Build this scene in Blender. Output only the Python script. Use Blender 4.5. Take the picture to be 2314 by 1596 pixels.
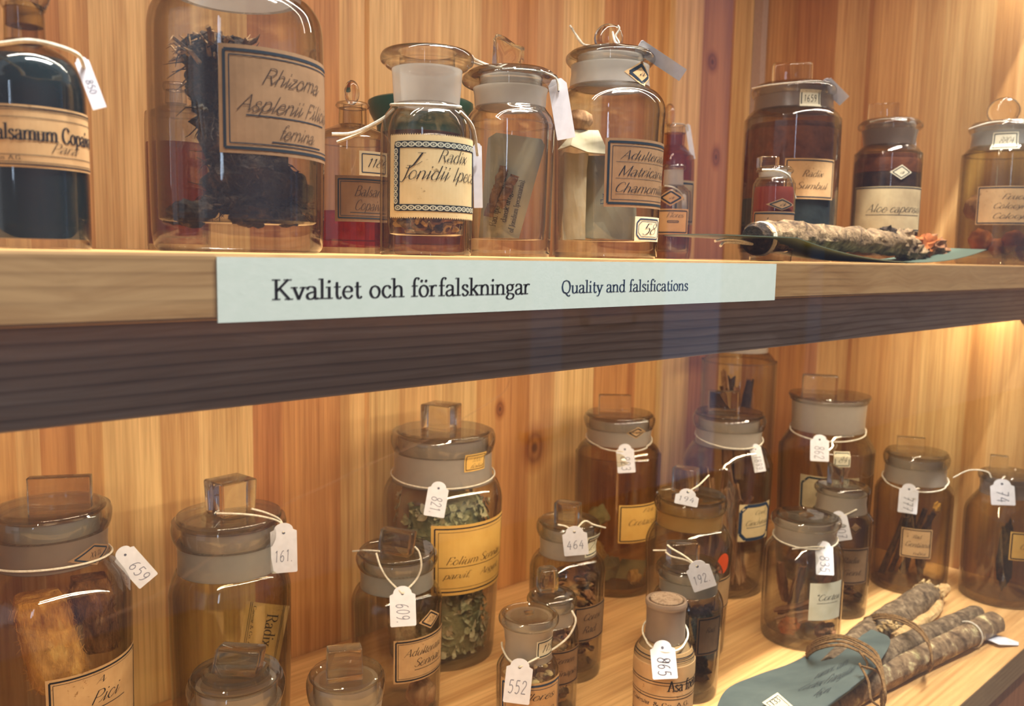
import bpy, bmesh, math, random
from mathutils import Vector, Matrix, noise

# ------------------------------------------------------------------ camera, world, lights
for o in list(bpy.data.objects):
    bpy.data.objects.remove(o, do_unlink=True)
SC = bpy.context.scene
COL = SC.collection
H = 0.02                       # thickness of the upper shelf board: the unit of the cabinet
F, CX, CY = 1950.0, 1157.0, 798.0
R = Matrix(((0.73341564, 0.06317163, 0.67683886),
            (-0.67950445, 0.09649923, 0.72729746),
            (0.01936986, 0.99332635, -0.11369945)))
CAM = Vector((0, 0, 1.30))
cd = bpy.data.cameras.new('camera')
cam = bpy.data.objects.new('camera', cd)
COL.objects.link(cam)
r_, u_, f_ = R.col[0], R.col[1], R.col[2]
cam.matrix_world = Matrix(((r_.x, u_.x, -f_.x, CAM.x), (r_.y, u_.y, -f_.y, CAM.y), (r_.z, u_.z, -f_.z, CAM.z), (0, 0, 0, 1)))
cd.sensor_fit = 'HORIZONTAL'
cd.sensor_width = 36.0
cd.lens = 36.0 * F / 2314.0
cd.clip_start = 0.01
cd.dof.use_dof = True
cd.dof.focus_distance = 0.40
cd.dof.aperture_fstop = 17.0
SC.camera = cam
SC.view_settings.view_transform = 'Standard'
SC.view_settings.look = 'None'
SC.view_settings.gamma = 1.0
SC.view_settings.use_curve_mapping = False
SC.view_settings.exposure = 0.0
cy = SC.cycles
cy.max_bounces = 12
cy.diffuse_bounces = 3
cy.glossy_bounces = 4
cy.transmission_bounces = 10
cy.transparent_max_bounces = 80
cy.caustics_refractive = False
cy.caustics_reflective = False
cy.use_denoising = True
cy.sample_clamp_indirect = 4.0

world = bpy.data.worlds.new('room_light')
SC.world = world
world.use_nodes = True
bg = world.node_tree.nodes['Background']
bg.inputs[0].default_value = (0.78, 0.80, 0.88, 1)
bg.inputs[1].default_value = 0.62


def area(name, loc, rot, sx, sy, watts, col):
    l = bpy.data.lights.new(name, 'AREA')
    l.shape = 'RECTANGLE'
    l.size, l.size_y, l.energy, l.color = sx, sy, watts, col
    o = bpy.data.objects.new(name, l)
    COL.objects.link(o)
    o.location = loc
    o.rotation_euler = rot
    return o


# light strip behind the rail of the upper shelf, the same one level up, a ceiling lamp of the room
area('strip_light', (0.46, 14.1 * H, CAM.z - 1.5 * H), (math.radians(22), 0, 0), 1.0, 0.008, 2.5, (1.0, 0.84, 0.60))
area('strip_light', (0.46, 13.6 * H, CAM.z + 14.0 * H), (math.radians(22), 0, 0), 1.0, 0.008, 1.9, (1.0, 0.91, 0.79))
area('ceiling_lamp', (0.55, -0.24, CAM.z + 1.6), (0, 0, 0), 1.2, 0.05, 150.0, (1.0, 0.95, 0.90))

ZU = CAM.z - 0.0589 * H        # top of the upper shelf
ZL = CAM.z - 15.2 * H          # top of the lower shelf
YF = 12.284 * H                # front of the upper shelf
YW = 28.05 * H                 # back wall
XS = 44.85 * H                 # right side wall


# ------------------------------------------------------------------ photo measuring helpers (pixel row/column -> place)
def ray(px, py):
    return R @ Vector(((px - CX) / F, -(py - CY) / F, 1.0))


def on_y(px, py, y):
    r = ray(px, py)
    return CAM + r * (y / r.y)


def on_z(px, py, z):
    r = ray(px, py)
    return CAM + r * ((z - CAM.z) / r.z)


def at_cz(px, py, c):
    return CAM + ray(px, py) * c


def cz_of(P):
    return (Vector(P) - CAM).dot(R.col[2])


def proj(P):
    d = Vector(P) - CAM
    c = d.dot(R.col[2])
    return CX + F * d.dot(R.col[0]) / c, CY - F * d.dot(R.col[1]) / c


def z_at(x, y, py):
    k = (CY - py) / F
    x, y = x - CAM.x, y - CAM.y
    return CAM.z + (k * (R[0][2] * x + R[1][2] * y) - R[0][1] * x - R[1][1] * y) / (R[2][1] - k * R[2][2])


# ------------------------------------------------------------------ mesh builder
def catmull(pts, n=5, closed=False):
    P = [Vector(p) for p in pts]
    if len(P) < 3:
        return P
    out = []
    m = len(P)
    rng = range(m) if closed else range(m - 1)
    for i in rng:
        p1, p2 = P[i], P[(i + 1) % m]
        p0 = P[i - 1] if (closed or i > 0) else p1 * 2 - p2
        p3 = P[(i + 2) % m] if (closed or i + 2 < m) else p2 * 2 - p1
        for k in range(n):
            t = k / n
            out.append(0.5 * ((2 * p1) + (p2 - p0) * t + (2 * p0 - 5 * p1 + 4 * p2 - p3) * t * t + (3 * p1 - p0 - 3 * p2 + p3) * t ** 3))
    if not closed:
        out.append(P[-1])
    return out


class MB:
    def __init__(s):
        s.v, s.f, s.m = [], [], []

    def add(s, vs, fs, mi=0):
        b = len(s.v)
        s.v += [tuple(v) for v in vs]
        s.f += [tuple(b + i for i in f) for f in fs]
        s.m += [mi] * len(fs)
        return s

    def lathe(s, prof, seg=48, mi=0, closed=False, at=(0, 0, 0), axis=None):
        vs, rings = [], []
        for (r, z) in prof:
            if r < 1e-6:
                rings.append([len(vs)])
                vs.append(Vector((0, 0, z)))
            else:
                rings.append(list(range(len(vs), len(vs) + seg)))
                for k in range(seg):
                    a = 2 * math.pi * k / seg
                    vs.append(Vector((r * math.cos(a), r * math.sin(a), z)))
        fs = []
        n = len(rings)
        for i in range(n if closed else n - 1):
            A, B = rings[i], rings[(i + 1) % n]
            if len(A) == 1 and len(B) == 1:
                continue
            for k in range(seg):
                k2 = (k + 1) % seg
                if len(A) == 1:
                    fs.append((A[0], B[k], B[k2]))
                elif len(B) == 1:
                    fs.append((A[k], A[k2], B[0]))
                else:
                    fs.append((A[k], A[k2], B[k2], B[k]))
        M = Matrix.Translation(at) @ (axis.to_4x4() if axis else Matrix())
        return s.add([M @ v for v in vs], fs, mi)

    def box(s, c, sx, sy, sz, mi=0, rot=None):
        rot = rot or Matrix.Identity(3)
        vs = [Vector(c) + rot @ Vector((x * sx / 2, y * sy / 2, z * sz / 2)) for x in (-1, 1) for y in (-1, 1) for z in (-1, 1)]
        return s.add(vs, [(0, 1, 3, 2), (4, 6, 7, 5), (0, 4, 5, 1), (2, 3, 7, 6), (0, 2, 6, 4), (1, 5, 7, 3)], mi)

    def tube(s, pts, rad, seg=8, mi=0, closed=False, wob=None):
        P = [Vector(p) for p in pts]
        n = len(P)
        vs, fs = [], []
        prev = None
        for i in range(n):
            if closed:
                d = P[(i + 1) % n] - P[i - 1]
            else:
                d = P[min(i + 1, n - 1)] - P[max(i - 1, 0)]
            if d.length < 1e-9:
                d = Vector((0, 0, 1))
            d.normalize()
            if prev is None:
                a = d.orthogonal().normalized()
            else:
                a = prev - d * prev.dot(d)
                a = a.normalized() if a.length > 1e-6 else d.orthogonal().normalized()
            prev = a
            b = d.cross(a)
            r = rad[i] if isinstance(rad, (list, tuple)) else rad
            for k in range(seg):
                t = 2 * math.pi * k / seg
                rr = r * (wob(i, k) if wob else 1.0)
                vs.append(P[i] + (a * math.cos(t) + b * math.sin(t)) * rr)
        for i in range(n if closed else n - 1):
            for k in range(seg):
                i2, k2 = (i + 1) % n, (k + 1) % seg
                fs.append((i * seg + k, i * seg + k2, i2 * seg + k2, i2 * seg + k))
        if not closed:
            fs.append(tuple(range(seg))[::-1])
            fs.append(tuple((n - 1) * seg + k for k in range(seg)))
        return s.add(vs, fs, mi)

    def build(s, name, mats, parent=None, sharp=38, recalc=True, smooth=True, loc=None):
        me = bpy.data.meshes.new(name)
        me.from_pydata(s.v, [], s.f)
        for m in (mats if isinstance(mats, (list, tuple)) else [mats]):
            me.materials.append(m)
        me.polygons.foreach_set('material_index', s.m)
        me.polygons.foreach_set('use_smooth', [smooth] * len(s.f))
        if recalc:
            bm = bmesh.new()
            bm.from_mesh(me)
            bmesh.ops.recalc_face_normals(bm, faces=bm.faces)
            bm.to_mesh(me)
            bm.free()
        if smooth:
            me.set_sharp_from_angle(angle=math.radians(sharp))
        me.update()
        o = bpy.data.objects.new(name, me)
        COL.objects.link(o)
        if parent:
            o.parent = parent
        if loc is not None:
            o.location = loc
        return o


def tag(o, label, cat, group=None, kind=None):
    if label:
        o['label'] = label
    if cat:
        o['category'] = cat
    if group:
        o['group'] = group
    if kind:
        o['kind'] = kind
    return o


def thing(name, loc, label, cat, group=None, kind=None):
    o = bpy.data.objects.new(name, None)
    o.empty_display_size = 0.01
    COL.objects.link(o)
    o.location = loc
    return tag(o, label, cat, group, kind)


# ------------------------------------------------------------------ materials
def lin(c):
    c = c / 255.0
    return c / 12.92 if c <= 0.04045 else ((c + 0.055) / 1.055) ** 2.4


def rgb(r, g, b):
    return (lin(r), lin(g), lin(b), 1)


class NT:
    def __init__(s, name):
        s.mat = bpy.data.materials.new(name)
        s.mat.use_nodes = True
        s.t = s.mat.node_tree
        s.t.nodes.clear()
        s.out = s.t.nodes.new('ShaderNodeOutputMaterial')

    def n(s, typ, **kw):
        nd = s.t.nodes.new('ShaderNode' + typ)
        for k, v in kw.items():
            if k in ('inp',):
                for kk, vv in v.items():
                    s.set(nd.inputs[kk], vv)
            else:
                setattr(nd, k, v)
        return nd

    def set(s, sock, v):
        if hasattr(v, 'is_output'):
            s.t.links.new(v, sock)
        else:
            sock.default_value = v

    def math(s, op, a, b=0.0, clamp=False):
        nd = s.n('Math', operation=op, use_clamp=clamp)
        s.set(nd.inputs[0], a)
        s.set(nd.inputs[1], b)
        return nd.outputs[0]

    def mixc(s, fac, a, b, mode='MIX'):
        nd = s.n('Mix', data_type='RGBA', blend_type=mode)
        s.set(nd.inputs[0], fac)
        s.set(nd.inputs[6], a)
        s.set(nd.inputs[7], b)
        return nd.outputs[2]

    def mixs(s, fac, a, b):
        nd = s.n('MixShader')
        s.set(nd.inputs[0], fac)
        s.t.links.new(a, nd.inputs[1])
        s.t.links.new(b, nd.inputs[2])
        return nd.outputs[0]

    def ramp(s, fac, stops, interp='LINEAR'):
        nd = s.n('ValToRGB')
        cr = nd.color_ramp
        cr.interpolation = interp
        while len(cr.elements) < len(stops):
            cr.elements.new(1.0)
        for e, (p, c) in zip(cr.elements, stops):
            e.position = p
            e.color = c
        s.set(nd.inputs[0], fac)
        return nd.outputs[0]

    def coord(s, scale=(1, 1, 1), loc=(0, 0, 0), rot=(0, 0, 0)):
        tc = s.n('TexCoord')
        mp = s.n('Mapping')
        s.t.links.new(tc.outputs['Object'], mp.inputs[0])
        mp.inputs['Scale'].default_value = scale
        mp.inputs['Location'].default_value = loc
        mp.inputs['Rotation'].default_value = rot
        return mp.outputs[0]

    def noise(s, vec, scale=5.0, detail=3.0, rough=0.5, dist=0.0):
        nd = s.n('TexNoise')
        s.set(nd.inputs['Vector'], vec)
        nd.inputs['Scale'].default_value = scale
        nd.inputs['Detail'].default_value = detail
        nd.inputs['Roughness'].default_value = rough
        nd.inputs['Distortion'].default_value = dist
        return nd.outputs[0]

    def done(s, shader):
        s.t.links.new(shader, s.out.inputs[0])
        return s.mat

    def principled(s, col, rough=0.6, bump=None, bs=0.3, bd=0.001, spec=0.4, **kw):
        p = s.n('BsdfPrincipled')
        s.set(p.inputs['Base Color'], col)
        s.set(p.inputs['Roughness'], rough)
        p.inputs['Specular IOR Level'].default_value = spec
        for k, v in kw.items():
            p.inputs[k].default_value = v
        if bump is not None:
            b = s.n('Bump')
            b.inputs['Strength'].default_value = bs
            b.inputs['Distance'].default_value = bd
            s.set(b.inputs['Height'], bump)
            s.t.links.new(b.outputs[0], p.inputs['Normal'])
        return p.outputs[0]


def schlick(t, f0, gain=1.0):
    lw = t.n('LayerWeight')
    lw.inputs[0].default_value = 0.5
    p5 = t.math('POWER', lw.outputs['Facing'], 5.0)
    v = t.math('MULTIPLY_ADD', p5, 1.0 - f0)
    v.node.inputs[2].default_value = f0
    return t.math('MULTIPLY', v, gain, True), lw.outputs['Facing']


def thin_glass(name, tint=(0.975, 0.97, 0.95), edge=(0.50, 0.47, 0.40), f0=0.045, power=3.5, rough=0.015, wob=0.0):
    t = NT(name)
    fac, facing = schlick(t, f0)
    pw = t.math('POWER', facing, power)
    c = t.mixc(pw, (*tint, 1), (*edge, 1))
    tr = t.n('BsdfTransparent')
    t.set(tr.inputs[0], c)
    gl = t.n('BsdfGlossy')
    gl.inputs[0].default_value = (1, 1, 1, 1)
    gl.inputs['Roughness'].default_value = rough
    if wob:
        b = t.n('Bump')
        b.inputs['Strength'].default_value = wob
        b.inputs['Distance'].default_value = 0.002
        t.set(b.inputs['Height'], t.noise(t.coord(), 45.0, 2.0))
        t.t.links.new(b.outputs[0], gl.inputs['Normal'])
    return t.done(t.mixs(fac, tr.outputs[0], gl.outputs[0]))


def solid_glass(name, col=(0.97, 0.97, 0.95), rough=0.0):
    t = NT(name)
    g = t.n('BsdfGlass')
    g.inputs['Color'].default_value = (*col, 1)
    g.inputs['Roughness'].default_value = rough
    g.inputs['IOR'].default_value = 1.48
    tr = t.n('BsdfTransparent')
    tr.inputs[0].default_value = (0.93, 0.93, 0.90, 1)
    return t.done(t.mixs(0.08, g.outputs[0], tr.outputs[0]))


def satin_glass(name, col=(0.70, 0.68, 0.62), cover=0.30, tint=(0.94, 0.93, 0.90), edge=(0.34, 0.32, 0.28)):
    """half ground, half polished glass of lids and lips"""
    t = NT(name)
    fac, facing = schlick(t, 0.05)
    pw = t.math('POWER', facing, 2.6)
    tr = t.n('BsdfTransparent')
    t.set(tr.inputs[0], t.mixc(pw, (*tint, 1), (*edge, 1)))
    d = t.n('BsdfDiffuse')
    d.inputs[0].default_value = (*col, 1)
    tl = t.n('BsdfTranslucent')
    tl.inputs[0].default_value = (*col, 1)
    gl = t.n('BsdfGlossy')
    gl.inputs['Roughness'].default_value = 0.06
    cv = cover
    s1 = t.mixs(0.5, d.outputs[0], tl.outputs[0])
    s2 = t.mixs(cv, tr.outputs[0], s1)
    return t.done(t.mixs(fac, s2, gl.outputs[0]))


def frosted(name, col=(0.72, 0.69, 0.64), see=0.40):
    t = NT(name)
    nz = t.noise(t.coord(), 220.0, 4.0)
    c = t.mixc(nz, (col[0] * 0.86, col[1] * 0.85, col[2] * 0.83, 1), (*col, 1))
    d = t.n('BsdfDiffuse')
    t.set(d.inputs[0], c)
    tl = t.n('BsdfTranslucent')
    t.set(tl.inputs[0], c)
    tr = t.n('BsdfTransparent')
    tr.inputs[0].default_value = (0.95, 0.94, 0.92, 1)
    gl = t.n('BsdfGlossy')
    gl.inputs['Roughness'].default_value = 0.3
    fac, _ = schlick(t, 0.04)
    s1 = t.mixs(0.55, d.outputs[0], tl.outputs[0])
    s2 = t.mixs(see, s1, tr.outputs[0])
    return t.done(t.mixs(fac, s2, gl.outputs[0]))


def paper(name, a, b, scale=60.0, spots=None):
    t = NT(name)
    nz = t.noise(t.coord(), scale, 5.0, 0.6)
    c = t.ramp(nz, [(0.3, rgb(*a)), (0.7, rgb(*b))])
    if spots:
        s = t.noise(t.coord(loc=(3, 1, 2)), 420.0, 3.0, 0.6)
        m = t.ramp(s, [(0.62, (0, 0, 0, 1)), (0.68, (1, 1, 1, 1))])
        big = t.noise(t.coord(loc=(7, 2, 5)), 60.0, 2.0)
        m2 = t.ramp(big, [(0.5, (0, 0, 0, 1)), (0.62, (1, 1, 1, 1))])
        mm = t.mixc(1.0, m, m2, 'MULTIPLY')
        c = t.mixc(mm, c, rgb(*spots))
    fine = t.noise(t.coord(), 900.0, 2.0)
    return t.done(t.principled(c, 0.85, fine, 0.15, 0.0002, 0.15))


def plain(name, c, rough=0.6, spec=0.3, **kw):
    t = NT(name)
    nz = t.noise(t.coord(), 300.0, 3.0)
    col = t.mixc(nz, tuple(x * 0.86 for x in c[:3]) + (1,), tuple(min(1, x * 1.1) for x in c[:3]) + (1,))
    return t.done(t.principled(col, rough, None, 0.3, 0.001, spec, **kw))


def mottled(name, a, b, c=None, scale=90.0, stretch=(1, 1, 1), rough=0.8, bump=0.6, bd=0.001):
    t = NT(name)
    nz = t.noise(t.coord(stretch), scale, 6.0, 0.62, 0.4)
    st = [(0.34, rgb(*a)), (0.56 if c else 0.64, rgb(*b))]
    if c:
        st.append((0.68, rgb(*c)))
    col = t.ramp(nz, st)
    n2 = t.noise(t.coord(stretch, (3, 3, 3)), scale * 2.2, 5.0, 0.6)
    return t.done(t.principled(col, rough, n2, bump, bd, 0.25))


def wood(name, axis, staves=None, base=None, u0=0, u1=1, grain='Z', knots=(), dark=0.72, rough=0.45, fine=1.0, waves=0.0, rings=None):
    """vertical staves: axis is the coordinate the staves are counted along; grain the direction the fibres run"""
    t = NT(name)
    tc = t.n('TexCoord')
    sep = t.n('SeparateXYZ')
    t.t.links.new(tc.outputs['Object'], sep.inputs[0])
    if staves:
        mr = t.n('MapRange')
        t.set(mr.inputs[0], sep.outputs[axis])
        mr.inputs[1].default_value = u0
        mr.inputs[2].default_value = u1
        stops = [(max(0, min(1, (p - u0) / (u1 - u0))), rgb(*c)) for p, c in staves]
        col = t.ramp(mr.outputs[0], stops, 'CONSTANT')
    else:
        col = rgb(*base)
    k = {'X': (0.035, 1, 1), 'Z': (1, 1, 0.035), 'Y': (1, 0.035, 1)}[grain]
    v = t.coord(tuple(a * 1.0 for a in k))
    if waves:
        wv = t.coord({'X': (0.5, 1, 1), 'Z': (1, 1, 0.5), 'Y': (1, 0.5, 1)}[grain])
        w = t.n('TexNoise')
        t.set(w.inputs['Vector'], wv)
        w.inputs['Scale'].default_value = 28.0
        w.inputs['Detail'].default_value = 1.0
        ad = t.n('VectorMath', operation='MULTIPLY_ADD')
        t.set(ad.inputs[0], w.outputs['Color'])
        ad.inputs[1].default_value = (0, waves, waves)
        t.set(ad.inputs[2], v)
        v = ad.outputs[0]
    g1 = t.noise(v, 170.0 * fine, 5.0, 0.6, 0.3)
    g2 = t.noise(v, 48.0 * fine, 3.0, 0.5, 0.6)
    g3 = t.noise(v, 620.0, 2.0, 0.5)
    m1 = t.ramp(g1, [(0.36, (dark, dark * 0.90, dark * 0.80, 1)), (0.55, (1, 1, 1, 1)), (0.75, (1.06, 1.05, 1.03, 1))])
    m2 = t.ramp(g2, [(0.3, (0.80, 0.74, 0.66, 1)), (0.6, (1.06, 1.06, 1.06, 1))])
    m3 = t.ramp(g3, [(0.3, (0.90, 0.88, 0.85, 1)), (0.6, (1.03, 1.03, 1.03, 1))])
    col = t.mixc(1.0, col, m1, 'MULTIPLY')
    col = t.mixc(1.0, col, m2, 'MULTIPLY')
    col = t.mixc(1.0, col, m3, 'MULTIPLY')
    if rings:
        sc_, dist, deep, across = rings
        wt = t.n('TexWave', wave_type='BANDS', bands_direction=across, wave_profile='SAW')
        rc = t.coord({'X': (0.09, 1, 1), 'Z': (1, 1, 0.09), 'Y': (1, 0.09, 1)}[grain])
        t.set(wt.inputs['Vector'], rc)
        wt.inputs['Scale'].default_value = sc_
        wt.inputs['Distortion'].default_value = dist
        wt.inputs['Detail'].default_value = 2.0
        wt.inputs['Detail Scale'].default_value = 0.28
        wc = t.ramp(wt.outputs['Fac'], [(0.0, (deep, deep * .92, deep * .85, 1)), (0.14, (1, 1, 1, 1)), (0.7, (1.0, 1.0, 1.0, 1)), (1.0, (deep * 1.05, deep, deep * .95, 1))])
        pz = t.noise(t.coord((9, 9, 9), (5, 1, 2)), 1.0, 2.0)
        pm = t.ramp(pz, [(0.35, (0, 0, 0, 1)), (0.6, (1, 1, 1, 1))])
        col = t.mixc(1.0 if deep < .6 else pm, col, t.mixc(1.0, col, wc, 'MULTIPLY'))
    for (kx, kz, ru, rv) in knots:
        mp = t.n('Mapping')
        mp.vector_type = 'TEXTURE'
        t.t.links.new(tc.outputs['Object'], mp.inputs[0])
        if axis == 'X':
            mp.inputs['Location'].default_value = (kx, YW, kz)
            mp.inputs['Scale'].default_value = (ru, 1.0, rv)
        else:
            mp.inputs['Location'].default_value = (XS, kx, kz)
            mp.inputs['Scale'].default_value = (1.0, ru, rv)
        gr = t.n('TexGradient', gradient_type='SPHERICAL')
        t.t.links.new(mp.outputs[0], gr.inputs[0])
        kc = t.ramp(gr.outputs[0], [(0.0, (1, 1, 1, 1)), (0.35, (0.78, 0.66, 0.55, 1)), (0.55, (0.45, 0.33, 0.26, 1)), (0.75, (0.62, 0.46, 0.36, 1)), (0.9, (0.25, 0.18, 0.15, 1))])
        col = t.mixc(1.0, col, kc, 'MULTIPLY')
    return t.done(t.principled(col, rough, g1, 0.08, 0.0004, 0.3))

# ------------------------------------------------------------------ pen-stroke lettering
# glyph: (advance, [strokes], [serif positions (x, y, left, right)]); a stroke starting with 's' is a smooth curve
def S(*p):
    return ('s', p)


def L(*p):
    return ('l', p)


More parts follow.
